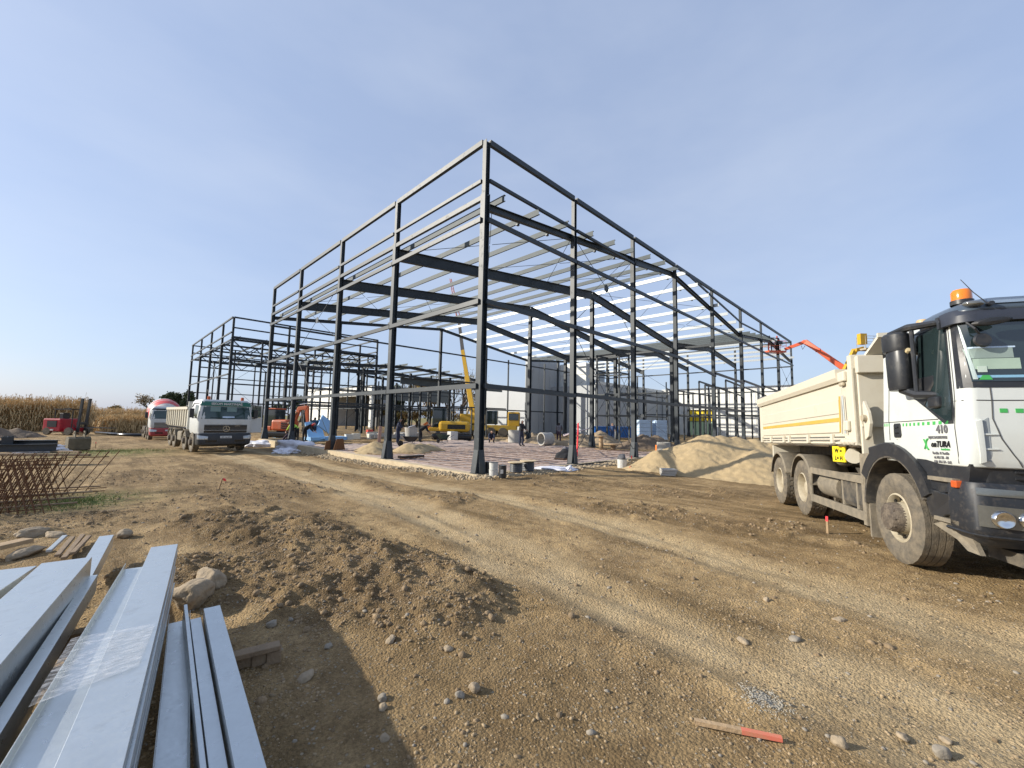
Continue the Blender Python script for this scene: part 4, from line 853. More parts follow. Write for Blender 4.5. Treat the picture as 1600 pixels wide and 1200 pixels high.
hk = MB(); hk.poly([(B1+.09, -1.18, 2.02), (B1+.12, -1.18, 2.08), (B1+.24, -1.18, 1.9), (B1+.27, -1.18, 1.74), (B1+.2, -1.18, 1.55), (B1+.1, -1.18, 1.5)], (0, .05, 0)); hk.build('front_hook', cream, T, bevel=.01)
MB().lathe([(0, -.05), (.05, -.05), (.05, .05), (0, .05)], (B1+.18, -1.18, 1.82), 'y', 12).build('hook_pin', rimm, T)
MB().box((B0-.05, -1.15, 2.66), (.1, .14, .14), Euler((.3, .5, 0)).to_matrix()).build('tailgate_hinge', greyprint, T, bevel=.02)

# ---- second lorry and mixer (front on)
def actros(name, label, px, py, D, zf, az, mixer=False):
    p = atd(px, py, D); rz = math.pi/2-R(az)     # local x forward
    T2 = thing(name, label, 'lorry', (p.x, p.y, zf), rz)
    wp = white2
    c = Cab([(1.0, 1.38, 1.18, .22), (1.2, 1.42, 1.24, .24), (1.75, 1.42, 1.25, .24), (1.9, 1.40, 1.24, .22), (2.5, 1.28, 1.19, .2), (2.72, 1.2, 1.15, .18), (2.84, 1.05, 1.05, .15)], -.65)
    c.body('cab_body', wp, T2)
    c.quad([(-1.28, 1.80), (1.28, 1.80), (1.16, 2.60), (-1.16, 2.60)], .006, .012, 16, 4).build('windscreen', glassg, T2, smooth=30)
    for s in (-1, 1):
        c.side_poly([(.2, 1.95), (.95, 1.8), (1.02, 2.5), (.25, 2.55)], s).build('side_window', glassg, T2)
        MB().tube([(1.0, s*1.2, 2.62), (1.1, s*1.42, 2.6), (1.05, s*1.48, 2.4)], .025, 6).build('mirror_arm', black if not mixer else white2, T2); MB().box((1.02, s*1.48, 2.1), (.1, .2, .48)).build('mirror_housing', black, T2, bevel=.03)
        MB().tube([(1.0, s*1.22, 1.86), (1.05, s*1.46, 1.84)], .02, 6).build('mirror_arm', black, T2)
        c.line([(s*.05, 1.85), (s*.75, 1.88)], .012, .02).build('wiper', blackg, T2)
    c.quad([(-.98, 1.06), (.98, 1.06), (.98, 1.50), (-.98, 1.50)], .008, .014, 8, 2).build('grille_panel', blackg if not mixer else greyprint, T2, smooth=30)
    for z in (1.10, 1.19, 1.28, 1.37, 1.46): c.quad([(-.96, z-.012), (.96, z-.012), (.96, z+.012), (-.96, z+.012)], .028, .02, 8, 1).build('grille_bar', mat('grille_grey', (.10, .105, .11), .35) if not mixer else rimm, T2)
    em = MB().lathe([(.15, -.01), (.16, .01), (.135, .01), (.135, -.01)], (c.S(0, 1.28).x+.035, 0, 1.28), 'x', 28)
    for k in range(3):
        a = math.pi/2+k*2*math.pi/3; q = Vector((c.S(0, 1.28).x+.04, .14*math.cos(a), 1.28+.14*math.sin(a))); cc = Vector((q.x, 0, 1.28)); sd = Vector((0, -math.sin(a), math.cos(a)))*.02; em.poly([cc-sd, q, cc+sd], (.01, 0, 0))
    em.build('emblem', chrome, T2)
    bp = Cab([(.35, 1.32, 1.1, .25), (.45, 1.5, 1.22, .27), (.8, 1.52, 1.25, .28), (1.04, 1.46, 1.23, .26)], .9); bp.body('bumper', black if not mixer else darkred, T2)
    bp.quad([(-.26, .78), (.26, .78), (.26, .9), (-.26, .9)], .02, .02, 2, 1).build('number_plate', whiteb, T2)
    text('VŽ 730 RM' if not mixer else 'VŽ 115', .09, 'writing', blackg, T2, Matrix.Translation((bp.S(0, .8).x+.024, 0, .80)) @ Matrix.Rotation(R(90), 4, 'Z') @ Matrix.Rotation(R(90), 4, 'X'))
    for s in (-1, 1):
        h = bp.quad([(s*1.30, .72), (s*.82, .72), (s*.80, .88), (s*1.30, .96)], .02, .05, 6, 2).build('headlight', mat('headlight_clear', (.45, .46, .46), .15, .5), T2, smooth=30)
    for s in (-1, 1): bp.quad([(s*.4, .58), (s*.9, .58), (s*.9, .68), (s*.4, .68)], .004, .01, 3, 1).build('bumper_slot', blackg, T2)
    if not mixer:
        c.quad([(-1.18, 2.50), (1.18, 2.50), (1.10, 2.74), (-1.10, 2.74)], .03, .03, 14, 2).build('name_board', mat('board_green', (.02, .13, .09), .4), T2, smooth=30)
        a = Matrix.Translation((c.S(0, 2.6, .045).x+.01, 0, 2.56)) @ Matrix.Rotation(R(90), 4, 'Z') @ Matrix.Rotation(R(81), 4, 'X'); text('ISKOPI MARTINJAŠ', .17, 'writing', whiteb, T2, a, ext=.012, bold=.005, sx=1.02)
        a = Matrix.Translation((c.S(0, 1.33, .035).x+.01, .5, 1.42)) @ Matrix.Rotation(R(90), 4, 'Z') @ Matrix.Rotation(R(90), 4, 'X'); text('Actros', .09, 'writing', chrome, T2, a, shear=.2)
        for s in (-1, 1): o = MB().lathe([(.075, 0), (.075, .15), (.05, .18), (0, .18)], (.95, s*.78, 2.84), 'z', 16).build('beacon', orangelens, T2, smooth=35)
        for u0 in (-.75, .0): c.quad([(u0, 2.2), (u0+.45, 2.2), (u0+.45, 2.46), (u0, 2.46)], .008, .004, 3, 1).build('glass_glimpse', mat('rear_glimpse', (.16, .24, .22), .3), T2)
        c.quad([(-.2, 1.86), (.35, 1.86), (.35, 1.95), (-.2, 1.95)], .009, .004, 3, 1).build('cab_card', epsl, T2)
        # open door on the lorry's left
        dr = MB(); dr.v = []; hx, hy = .98, 1.24; ca, sa = math.cos(R(65)), math.sin(R(65)); q = lambda d, z: Vector((hx-d*ca, hy+d*sa, z))
        dr.poly([q(0, 1.05), q(.72, 1.05), q(.72, 1.9), q(0, 1.9)], (.05, .03, 0)); dr.bar(q(0, 1.9), q(.03, 2.6), .05, .05).bar(q(.72, 1.9), q(.68, 2.6), .05, .05).bar(q(.0, 2.6), q(.70, 2.6), .05, .05); dr.build('open_door', wp, T2)
        MB().poly([q(.04, 1.92), q(.69, 1.92), q(.66, 2.57), q(.05, 2.57)], (.01, .006, 0)).build('door_glass', glassg, T2)
        # bed
        for s in (-1, 1):
            MB().bx(-7.3, -1.1, s*1.2, s*1.25, 1.35, 2.35).build('bed_side', cream, T2)
            for x in np.arange(-7.1, -1.2, .62): MB().bx(x-.05, x+.05, s*1.25, s*1.31, 1.35, 2.3).build('bed_rib', cream, T2)
            MB().bx(-7.35, -1.05, s*1.18, s*1.33, 2.3, 2.45).build('bed_rim', cream, T2)
        MB().bx(-1.1, -1.0, -1.28, 1.28, 1.2, 2.75).build('bed_front', mat('bed_white', (.6, .6, .55), .5, dirt=.2), T2); MB().bx(-7.3, -1.1, -1.2, 1.2, 1.3, 1.36).build('bed_floor', cream, T2)
        MB().bx(-7.3, 1.1, -.4, .4, .7, 1.1).build('chassis_rail', chassis, T2)
        for x in (.0, -1.75, -4.7, -6.05):
            for s in (-1, 1): wheel(T2, x, s*1.08, s, .53, .31, 'front', n=32)
        for s in (-1, 1):
            for x in (-1.75, -4.7, -6.05): arch(x, .53, .6, .63, s*.85, s*1.27, 20, 160, 'mudguard', dusty, par=T2, n=8)
            MB().box((-3.1, s*1.0, .75), (1.1, .5, .55)).build('tank', dusty, T2, bevel=.08)
    else:
        dm = MB().lathe([(0, -4.5), (.6, -4.5), (.75, -4.0), (1.2, -2.2), (1.22, -1.2), (.95, -.4), (.5, .3), (0, .3)], (0, 0, 0), 'x', 28).build('mixer_drum', mat('drum_white', (.60, .56, .52), .5, dirt=.2), T2, smooth=40); dm.rotation_euler = (0, R(9), 0); dm.location = (-1.7, 0, 2.1)
        st = MB().lathe([(1.235, -1.7), (1.235, -1.25), (1.0, -.52), (.99, -.54), (1.2, -1.3), (1.2, -1.7)], (0, 0, 0), 'x', 28).build('drum_stripe', mat('stripe_red', (.6, .08, .08), .5), dm, smooth=40)
        c.quad([(-1.2, 2.56), (1.2, 2.56), (1.12, 2.66), (-1.12, 2.66)], .05, .03, 10, 1).build('sun_visor', blackg, T2)
        MB().bx(-7, 1, -.45, .45, .7, 1.1).build('chassis_rail', chassis, T2)
        for x in (.0, -1.8, -4.5, -5.9):
            for s in (-1, 1): wheel(T2, x, s*1.08, s, .53, .31, 'front', n=28)
    return T2
t2 = actros('tipper_lorry', 'white tipper lorry with green name board and open door, facing the camera', 343, 660, 23.2, -.22, 177)
t3 = actros('mixer_lorry', 'concrete mixer lorry with red and white drum and red bumper behind the other white lorry', 262, 660, 35.5, -.44, 180, True)

# ------------------------------------------------------------------ galvanised profiles in the left foreground
def profile(pf, pn, zf, w, h, kind, label, name='steel_profile', t=.004, zn=None, m=None):
    """pf / pn: photo-measured far and near end of the left top edge, at height zf"""
    a = onz(*pf, zf); b = onz(*pn, zn if zn is not None else zf); d = (a-b).normalized(); b = b-d*1.6; r = Vector((d.y, -d.x, 0)).normalized()
    L_ = (a-b).length; me = MB()
    if kind == 'cap':      # web on top, two flanges down with lips
        o = [(0, 0), (w, 0), (w, -h), (w-.018, -h), (w-.018, -h+t), (w-t, -h+t), (w-t, -t), (t, -t), (t, -h+t), (.018, -h+t), (.018, -h), (0, -h)]
    elif kind == 'tray':   # web below, flanges up
        o = [(0, 0), (0, -h), (w, -h), (w, 0), (w-t, 0), (w-t, -h+t), (t, -h+t), (t, 0)]
    elif kind == 'zed':
        o = [(0, 0), (w, 0), (w, -h), (w+.06, -h), (w+.06, -h-t), (w-t, -h-t), (w-t, -t), (0, -t)]
    else: o = [(0, 0), (w, 0), (w, -h), (0, -h)]
    up = (r.cross(d)).normalized()
    if up.z < 0: up = -up
    P0 = [Vector((0, 0, 0))+r*x+Vector((0, 0, 1))*z for x, z in o]; n = len(o)
    me.add(P0+[p+(a-b) for p in P0], [(i, (i+1) % n, n+(i+1) % n, n+i) for i in range(n)]+[tuple(range(n))[::-1], tuple(range(n, 2*n))])
    ob = me.build(name, m or galvf, None, bevel=.0022); ob.location = b
    return tag(ob, label, 'metal profile', 'galvanised profiles in the foreground')
profile((65, 880), (-145, 1062), .74, .262, .20, 'cap', 'widest pale galvanised profile, flat side up, in the left foreground')
profile((-22, 893), (-300, 1050), .70, .25, .2, 'cap', 'pale galvanised profile cut off by the left edge of the picture')
profile((137, 900), (-20, 1135), .60, .055, .12, 'cap', 'thin shiny profile edge tucked right under the widest pale one')
profile((155, 838), (20, 1050), .44, .12, .13, 'cap', 'wrapped galvanised profile sticking out farthest beyond the wide one')
profile((120, 922), (-90, 1200), .52, .10, .05, 'tray', 'shallow galvanised channel in the gap between the two wide stacks')
profile((196, 880), (10, 1180), .655, .17, .05, 'tray', 'galvanised channel lying open side up, left of the long central profile')
profile((236, 855), (84, 1200), .71, .178, .042, 'cap', 'long galvanised profile on top of the central stack, ending farthest right')
for k in range(5):
    lb = ['first', 'second', 'third', 'fourth', 'lowest'][k]; q0 = onz(236, 855, .71); q1 = onz(84, 1200, .71); dz = .052*(k+1); dx = random.uniform(-.006, .010); d_ = (q0-q1).normalized(); e0 = q0-d_*(.02+.05*k)+Vector((dx, 0, -dz)); e1 = q1+Vector((dx+random.uniform(-.012, .012), 0, -dz))
    def pxof(P): v = Vector(P)-CAM; return (800+FPX*v.dot(R_)/v.dot(W_), 600-FPX*v.dot(U_)/v.dot(W_))
    profile(pxof(e0), pxof(e1), .71-dz, .178, .040, 'cap', '%s galvanised profile nested below the top of the central stack' % lb)
profile((287, 945), (312, 1200), .43, .022, .14, 'box', 'narrow galvanised ridge standing up between the dark channel and the box profile')
profile((264, 960), (238, 1200), .37, .125, .07, 'tray', 'dark blue galvanised channel lying against the central stack')
profile((297, 968), (326, 1200), .40, .062, .10, 'cap', 'narrow galvanised profile second from the right end of the pile')
profile((318, 951), (367, 1200), .45, .098, .13, 'cap', 'galvanised box profile at the right end of the pile, angled towards the camera')
# stretch wrap band and pallet timber
def wrapm():
    m = bpy.data.materials.new('stretch_wrap'); m.use_nodes = True; n = m.node_tree.nodes; l = m.node_tree.links; b = n['Principled BSDF']
    b.inputs['Base Color'].default_value = (.72, .72, .72, 1); b.inputs['Roughness'].default_value = .16; b.inputs['Specular IOR Level'].default_value = .8
    t = n.new('ShaderNodeTexCoord'); k = n.new('ShaderNodeMapping'); k.inputs['Rotation'].default_value = (0, 0, R(20)); k.inputs['Scale'].default_value = (9, 26, 9); no = n.new('ShaderNodeTexNoise'); no.inputs['Scale'].default_value = 2.2; no.inputs['Detail'].default_value = 8; no.inputs['Distortion'].default_value = .6
    l.new(t.outputs['Object'], k.inputs[0]); l.new(k.outputs[0], no.inputs['Vector']); bp = n.new('ShaderNodeBump'); bp.inputs['Strength'].default_value = .7; bp.inputs['Distance'].default_value = .012; l.new(no.outputs['Fac'], bp.inputs['Height']); l.new(bp.outputs[0], b.inputs['Normal'])
    mr = n.new('ShaderNodeMapRange'); mr.inputs['From Min'].default_value = .35; mr.inputs['From Max'].default_value = .6; mr.inputs['From Min'].default_value = .45; mr.inputs['From Max'].default_value = .75; mr.inputs['To Min'].default_value = .12; mr.inputs['To Max'].default_value = .6; l.new(no.outputs['Fac'], mr.inputs['Value']); l.new(mr.outputs[0], b.inputs['Alpha']); return m
wm = wrapm()
wz = .716
def wq(px, py, dz=0): return onz(px, py, wz+dz)
V = [];
L0, L1, Rr0, Rr1 = wq(112, 998), wq(44, 1106), wq(243, 975), wq(216, 1042)
for i in range(13):
    for j in range(13):
        a, b_ = i/12, j/12; p = (L0*(1-a)+L1*a)*(1-b_)+(Rr0*(1-a)+Rr1*a)*b_; p.z += .0015+.0035*abs(math.sin(i*2.1+j*1.3)); V.append(p)
b = MB().add(V, [(i*13+j, i*13+j+1, i*13+14+j, i*13+13+j) for i in range(12) for j in range(12)]); o = b.build('plastic_wrap', wm, smooth=60); tag(o, 'band of shiny stretch wrap across the central profile stack', 'plastic wrap')
def plank(name, label, a, b_, w, h, m, cat='timber', grp=None, roll=0):
    a = Vector(a); b_ = Vector(b_); o = MB().bar((0, 0, 0), b_-a, w, h, (math.sin(roll), 0, math.cos(roll))).build(name, m, bevel=.006); o.location = a; return tag(o, label, cat, grp)
def G(px, py, z=0, dz=0):
    p = onz(px, py, z)
    for _ in range(6): p = onz(px, py, gh(p.x, p.y))
    p.z = gh(p.x, p.y)+dz; return p
p = G(372, 1040); q = G(436, 1031)
plank('pallet_board', 'weathered board under the right end of the profile pile', (p.x-.3, p.y, p.z+.10), (q.x, q.y, q.z+.10), .09, .035, woodold)
for k in range(3):
    c = p.lerp(q, .15+.36*k); o = MB().box((0, 0, 0), (.09, .09, .085), Euler((0, 0, -.3)).to_matrix()).build('pallet_block', woodold, bevel=.006); o.location = (c.x, c.y, c.z+.038)
    tag(o, ['left', 'middle', 'outer'][k]+' wooden block under the weathered board by the profile pile', 'wood block')
pa, pb = G(-30, 885), G(42, 862)
plank('wooden_plank', 'raw wooden plank with sawn end at the left edge behind the profiles', (pa.x-.3, pa.y, pa.z+.12), (pb.x, pb.y, pb.z+.14), .16, .05, wood)
for k, (p0, p1) in enumerate([((75, 872), (100, 850)), ((88, 880), (112, 852)), ((98, 884), (128, 848)), ((112, 876), (138, 850))]):
    a = G(*p0); c = G(*p1); plank('wooden_strip' if k != 0 else 'metal_strip', ['thin galvanised strip', 'narrow wooden strip left of the next', 'middle narrow wooden strip', 'right narrow wooden strip'][k]+' lying behind the wide profile', (a.x, a.y, a.z+.08), (c.x, c.y, c.z+.10), .05, .03, galv if k == 0 else woodold)
# under the stack: bearer
plank('timber_bearer', 'timber bearer under the galvanised profiles', (-9.9, -6.6, gh(-9.4, -6.6)+.12), (-8.85, -6.55, gh(-8.7, -6.6)+.12), .1, .14, woodold)

# ------------------------------------------------------------------ rocks, stones, clods
def rock_mesh(name, r, seed, sq=(1, 1, .7), sub=2, m=rockm):
    bm = bmesh.new(); bmesh.ops.create_icosphere(bm, subdivisions=sub, radius=1); rnd = random.Random(seed); pl = [(Vector((rnd.gauss(0, 1), rnd.gauss(0, 1), rnd.gauss(0, 1))).normalized(), rnd.uniform(.62, .9)) for _ in range(9)]
    for v in bm.verts:
        for n, d in pl:
            k = v.co.dot(n)
            if k > d: v.co -= n*(k-d)*.85
        if sub > 2: v.co *= 1+.16*mnoise.noise(v.co*1.7+Vector((seed, 0, 0)))+.07*mnoise.noise(v.co*5+Vector((seed, 3, 0)))+.035*mnoise.noise(v.co*12)
        v.co = Vector((v.co.x*sq[0], v.co.y*sq[1], v.co.z*sq[2]))*r
    me = bpy.data.meshes.new(name); bm.to_mesh(me); bm.free(); me.materials.append(m); me.polygons.foreach_set('use_smooth', [True]*len(me.polygons)); return me
big = [((302, 940), .19, 'pale pointed boulder behind the right end of the profile pile', (1.3, .9, .75)), ((330, 915), .15, 'dark earth-caked boulder beside the pale one near the profile pile', (1.2, .8, .7)),
       ((52, 838), .16, 'flat tan rock left of the thin strips', (1.5, .8, .45)), ((40, 868), .15, 'pale chalky rock beside the wooden plank', (1.6, .9, .5)), ((195, 838), .09, 'dark stone right of the wrapped profile end', (1.2, 1, .8)), ((88, 838), .10, 'brown stone lying behind the metal strip', (1.5, .8, .5)),
       ((598, 1093), .032, 'upper of two grey pebbles touching in the shade', (1, 1, .8)), ((598, 1108), .028, 'lower of two grey pebbles touching in the shade', (1, 1, .8)), ((741, 1078), .04, 'yellowish crumbly stone in the sunlit foreground', (1.1, 1, .8)), ((719, 1088), .03, 'grey pebble left of the yellowish stone', (1.2, .9, .7)),
       ((1311, 1164), .04, 'egg shaped tan stone right of the red tipped stake', (1, .9, .9)), ((1410, 1156), .03, 'small grey pebble between two larger stones at lower right', (1.3, .9, .7)), ((1473, 1180), .045, 'brown angular stone at the lower right corner', (1.2, .9, .8)),
       ((1312, 970), .05, 'tan pebble on the track in front of the lorry', (1.4, .8, .5)), ((1198, 938), .035, 'leftmost pale pebble of the cluster on the track', (1, .9, .6)), ((1240, 1000), .04, 'pale pebble below the cluster on the track', (1.2, .9, .5)), ((1162, 1005), .04, 'beige pebble left of the cluster on the track', (1.2, .9, .5)),
       ((477, 1060), .05, 'brown stone half sunk in shade beside the profiles', (1.4, .9, .6)), ((513, 1012), .032, 'light pebble in the middle of the shade', (1, 1, .7)), ((601, 1156), .028, 'round pebble in the shade near the bottom edge', (1, 1, .7)), ((610, 1002), .04, 'pale stone near the top of the shade', (1.2, 1, .7)), ((425, 978), .045, 'round grey stone at the edge of the shade', (1, 1, .8)),
       ((1478, 1158), .03, 'small pale pebble above the angular corner stone', (1.1, 1, .6)), ((700, 1015), .035, 'pale stone beside the tyre prints', (1.2, 1, .6))]
for k, (pq, r, lb, sq) in enumerate(big):
    p = G(*pq); o = bpy.data.objects.new('boulder' if r > .08 else 'pebble', rock_mesh('rock', r, 50+k, sq, 4 if r > .08 else 3, rockm if k % 3 or r > .08 else rockg)); col.objects.link(o); o.location = (p.x, p.y, p.z+r*sq[2]*.35); o.rotation_euler = (random.uniform(-.3, .3), random.uniform(-.3, .3), random.uniform(0, 6)); tag(o, lb, 'stone')
def scatter(name, label, n, region, sizes, m, seed, flat=.6, cat='gravel', sub=1, hfun=ground_h, sink=.08, smooth=True):
    rg = np.random.default_rng(seed); bases = []
    for k in range(5):
        me = rock_mesh('tmp', 1, seed+k, (1, .85, flat), sub); v = np.empty(len(me.vertices)*3, np.float32); me.vertices.foreach_get('co', v); f = np.empty(len(me.polygons)*3, np.int32); me.polygons.foreach_get('vertices', f); bases.append((v.reshape(-1, 3), f.reshape(-1, 3))); bpy.data.meshes.remove(me)
    x, y = region(rg, n); n = len(x); s = rg.lognormal(math.log(sizes[0]), sizes[1], n).clip(sizes[0]*.4, sizes[0]*sizes[2] if len(sizes) > 2 else 9); z = hfun(x, y); VV = []; FF = []; off = 0
    for i in range(n):
        v, f = bases[i % 5]; a = rg.uniform(0, 6.28); c, q = math.cos(a), math.sin(a); st = rg.uniform(.7, 1.4); w = v*s[i]; wx = w[:, 0]*st; VV.append(np.stack([wx*c-w[:, 1]*q+x[i], wx*q+w[:, 1]*c+y[i], w[:, 2]+z[i]+s[i]*flat*sink], -1)); FF.append(f+off); off += len(v)
    o = npmesh(name, np.concatenate(VV), np.concatenate(FF), m, smooth); return tag(o, label, cat, kind='stuff')
def wedge(rmin, rmax, a0=-8, a1=100, pw=1.0):
    def f(rg, n):
        r = rmin+(rmax-rmin)*rg.random(n)**pw; a = np.radians(a0+(a1-a0)*rg.random(n)); return -9.33+r*np.sin(a), -10.83+r*np.cos(a)
    return f
def keep(base, fn):
    def f(rg, n):
        x, y = base(rg, n); k = rg.random(n) < fn(x, y); k &= ~((x > -.3) & (y > -.3)); return x[k], y[k]
    return f
scatter('gravel', 'small loose stones scattered over the trampled soil', 5200, keep(wedge(1.6, 15, pw=.8), lambda x, y: .35+.3*masks(x, y)[1]), (.0095, .5, 3.0), rockg, 101)
scatter('pebble_scatter', 'sparser larger pebbles lying over the soil', 520, keep(wedge(1.8, 18, pw=.8), lambda x, y: .3+.6*masks(x, y)[1]), (.016, .35, 2.2), rockg, 131, sub=2)
scatter('earth_clods', 'crumbly brown clods on the spoil ridges and wheel rut edges', 90000, keep(wedge(1.8, 22, pw=.85), lambda x, y: .04+.85*masks(x, y)[1]**1.5), (.0105, .6, 4.5), clodm, 151, flat=.75, cat='soil', sink=.0, smooth=False)
scatter('soil_crumbs', 'fine crumbs of dry soil over the near ground', 48000, keep(wedge(1.5, 6.5, pw=.75), lambda x, y: .35+.65*sm((fbm(x, y, .6, 3, 47)+.15)/.35)*(1-.6*masks(x, y)[0])), (.0048, .5, 3.2), mat('crumb', (.33, .245, .145), 1., var=.5, vscale=14), 201, flat=.7, cat='soil', sink=.0, smooth=False)
def alongplinth(rg, n):
    t = rg.random(n); x = np.where(t < .62, -.55+rg.normal(0, .22, n), rg.uniform(-.6, 9, n)); y = np.where(t < .62, rg.uniform(-.8, 19, n), -.65+rg.normal(0, .25, n)); k = (x < -.32) | (y < -.32); return x[k], y[k]
scatter('plinth_rubble', 'tan rubble and clods heaped along the foot of the plinth', 9000, alongplinth, (.035, .45, 3), mat('rubble', (.37, .29, .185), 1., var=.35, vscale=5), 171, flat=.8, cat='rubble', smooth=False)
gp = lambda rg, n: (onz(1195, 1095, .1).x+rg.normal(0, .09, n)+.0, onz(1195, 1095, .1).y+rg.normal(0, .07, n))
scatter('grit_patch', 'patch of pale grey grit spilt near the red tipped stake', 700, gp, (.0055, .3, 2), mat('grit', (.36, .325, .26), .95), 191, cat='grit')
# fallen stake with red end
pa, pb = G(1085, 1132), G(1222, 1160); d = pb-pa
st = thing('wooden_stake', 'wooden stake with red painted end lying in the foreground', 'stake', pa)
MB().bar((0, 0, .018), d*.55+Vector((0, 0, .018)), .03, .022).build('stake_shaft', wood, st); MB().bar(d*.55+Vector((0, 0, .018)), d+Vector((0, 0, .018)), .0302, .0222, w2=.028, h2=.02).build('painted_end', mat('faded_red', (.62, .16, .10), .8, dirt=.4, dcol=(.4, .26, .14), dscale=20), st)
def stake(px, py, h, lb, lean=(0, 0), ribbon=False):
    p = G(px, py); t = thing('marker_stake', lb, 'stake', p); q = Vector((lean[0], lean[1], h)); MB().bar((0, 0, -.05), q, .035, .03).build('stake_shaft', wood, t)
    if ribbon: MB().poly([q, q+Vector((.06, -.02, -.01)), q+Vector((.09, -.03, -.08)), q+Vector((.03, 0, -.07))], (.004, .01, 0)).build('ribbon', redp, t)
    else: MB().bar(q*.72, q*1.01, .038, .033).build('painted_top', redp, t)
stake(1293, 833, .27, 'upright survey stake with red painted top in front of the rear lorry wheels')
stake(341, 764, .28, 'leaning stick with orange ribbon on the mud left of the tracks', (.05, -.1), True)
p = G(148, 700); stake(149, 700, .38, 'short red marker beside the digger bucket')
stake(746, 741, .34, 'thin red marker stake at the foot of the corner column')
stake(987, 727, .42, 'slim pale marker stake between two front columns, seen over the trench')

# ------------------------------------------------------------------ sand and earth piles
sandm = mat('building_sand', (.40, .30, .165), 1., var=.25, vscale=3.5, bump=.9, bscale=30, dirt=.12, dcol=(.33, .25, .15), dscale=1.3)
darksoil = mat('dug_earth', (.17, .125, .085), 1., var=.4, vscale=3, bump=.7, bscale=30)
midsoil = mat('loose_earth', (.31, .235, .15), 1., var=.35, vscale=3, bump=.7, bscale=30)
def pile(name, label, cones, m, s=.08, rough=.03, base=None, seed=0, cat='pile', lump=.3, slope=.66):
    """cones: (x, y, height, slope factor)"""
    x0 = min(c[0]-c[2]/c[3]-.3 for c in cones); x1 = max(c[0]+c[2]/c[3]+.3 for c in cones); y0 = min(c[1]-c[2]/c[3]-.3 for c in cones); y1 = max(c[1]+c[2]/c[3]+.3 for c in cones)
    xs = np.arange(x0, x1, s); ys = np.arange(y0, y1, s); X, Y = np.meshgrid(xs, ys); g = ground_h(X, Y) if base is None else np.full(X.shape, base)
    Z = np.full(X.shape, -9.)
    for (cx, cy, h, k) in cones:
        d = np.hypot(X-cx+fbm(X, Y, 1.1, 2, seed+3)*.25*lump*3, Y-cy+fbm(X, Y, 1.1, 2, seed+5)*.25*lump*3); c = h-k*(np.sqrt(d*d+.02)-.14); Z = np.maximum(Z, c)
    Z = Z+(billow(X, Y, .25, 3, seed)-.5)*rough*2+fbm(X, Y, .08, 2, seed+1)*rough*.5; H_ = np.where(Z > 0, g+Z, g-.12); H_ = np.maximum(H_, g-.12)
    keepv = Z > -.10; n = X.shape; idx = np.arange(X.size).reshape(n); q = np.stack([idx[:-1, :-1], idx[:-1, 1:], idx[1:, 1:], idx[1:, :-1]], -1).reshape(-1, 4); kv = keepv.ravel(); q = q[kv[q].all(1)]
    used = np.unique(q); mp_ = -np.ones(X.size, int); mp_[used] = np.arange(len(used)); V = np.stack([X, Y, np.where(Z > 0, g+Z, g+Z)], -1).reshape(-1, 3)[used]
    o = npmesh(name, V, mp_[q], m, True); return tag(o, label, cat)
pile('sand_pile', 'big smooth pile of tan sand by the rear of the near lorry', [(8.5, -4.5, 1.45, .50), (8.8, -5.0, 1.42, .50), (9.1, -5.5, 1.40, .50), (9.4, -6.0, 1.32, .49), (9.6, -6.6, 1.18, .48), (9.3, -7.3, .95, .45), (8.0, -6.4, .95, .42), (7.0, -5.6, .50, .38)], sandm, .06, .034, seed=71)
pile('sand_pile', 'small sand heap at the left foot of the big pile', [(6.9, -3.35, .80, .56), (7.25, -3.5, .78, .52)], sandm, .05, .03, seed=75)
pile('sand_pile', 'low sand heap behind the second left column, right of it', [(2.9, 9.0, .50, .5), (3.8, 9.6, .42, .45), (4.6, 9.9, .35, .42)], sandm, .07, .03, base=-.03, seed=81)
pile('sand_pile', 'low sand heap behind the second left column, left of it', [(1.5, 10.4, .55, .5), (2.0, 11.6, .4, .45), (.9, 9.4, .35, .45)], sandm, .07, .03, base=-.03, seed=83)
pile('earth_pile', 'dark dug earth heap in front of the pale blue pallet', [(19.5, 4.0, 1.0, .6), (20.8, 3.6, .9, .6), (18.2, 4.2, .6, .6)], darksoil, .11, .10, seed=85)
pile('earth_pile', 'rubbly earth heap behind the cable spool', [(21.5, 9.0, 1.1, .6), (20.2, 9.8, .8, .6)], midsoil, .11, .10, seed=87)
pile('earth_pile', 'long low bank of broken earth along the far edge of the floor bed', [(15.6, 13.6, .5, .5), (16.3, 11.8, .55, .5), (17, 10.6, .45, .5), (14.6, 15, .4, .4), (16.2, 8.4, .45, .5), (16.4, 6.9, .35, .5)], midsoil, .11, .09, seed=89)
pile('earth_pile', 'brown earth heap right of the crouching worker', [(19.0, 14.6, .75, .6), (20, 13.8, .6, .6)], midsoil, .11, .09, seed=91)
pile('earth_pile', 'earth heap behind the red forklift at the edge of the corn', [(-15.6, 44, 1.0, .5), (-14, 44, .7, .45), (-17.5, 44, .7, .45)], darksoil, .2, .1, seed=93)

# dark strip standing in for shade on the slab's right front side
tr = MB().bx(4.3, 7.6, -.34, -.29, -.32, -.012).bx(5.6, 7.6, -.38, -.34, -.2, .02).build('shaded_edge', chassis); tag(tr, 'dark strip painting the shaded floor edge between two front columns', 'board')

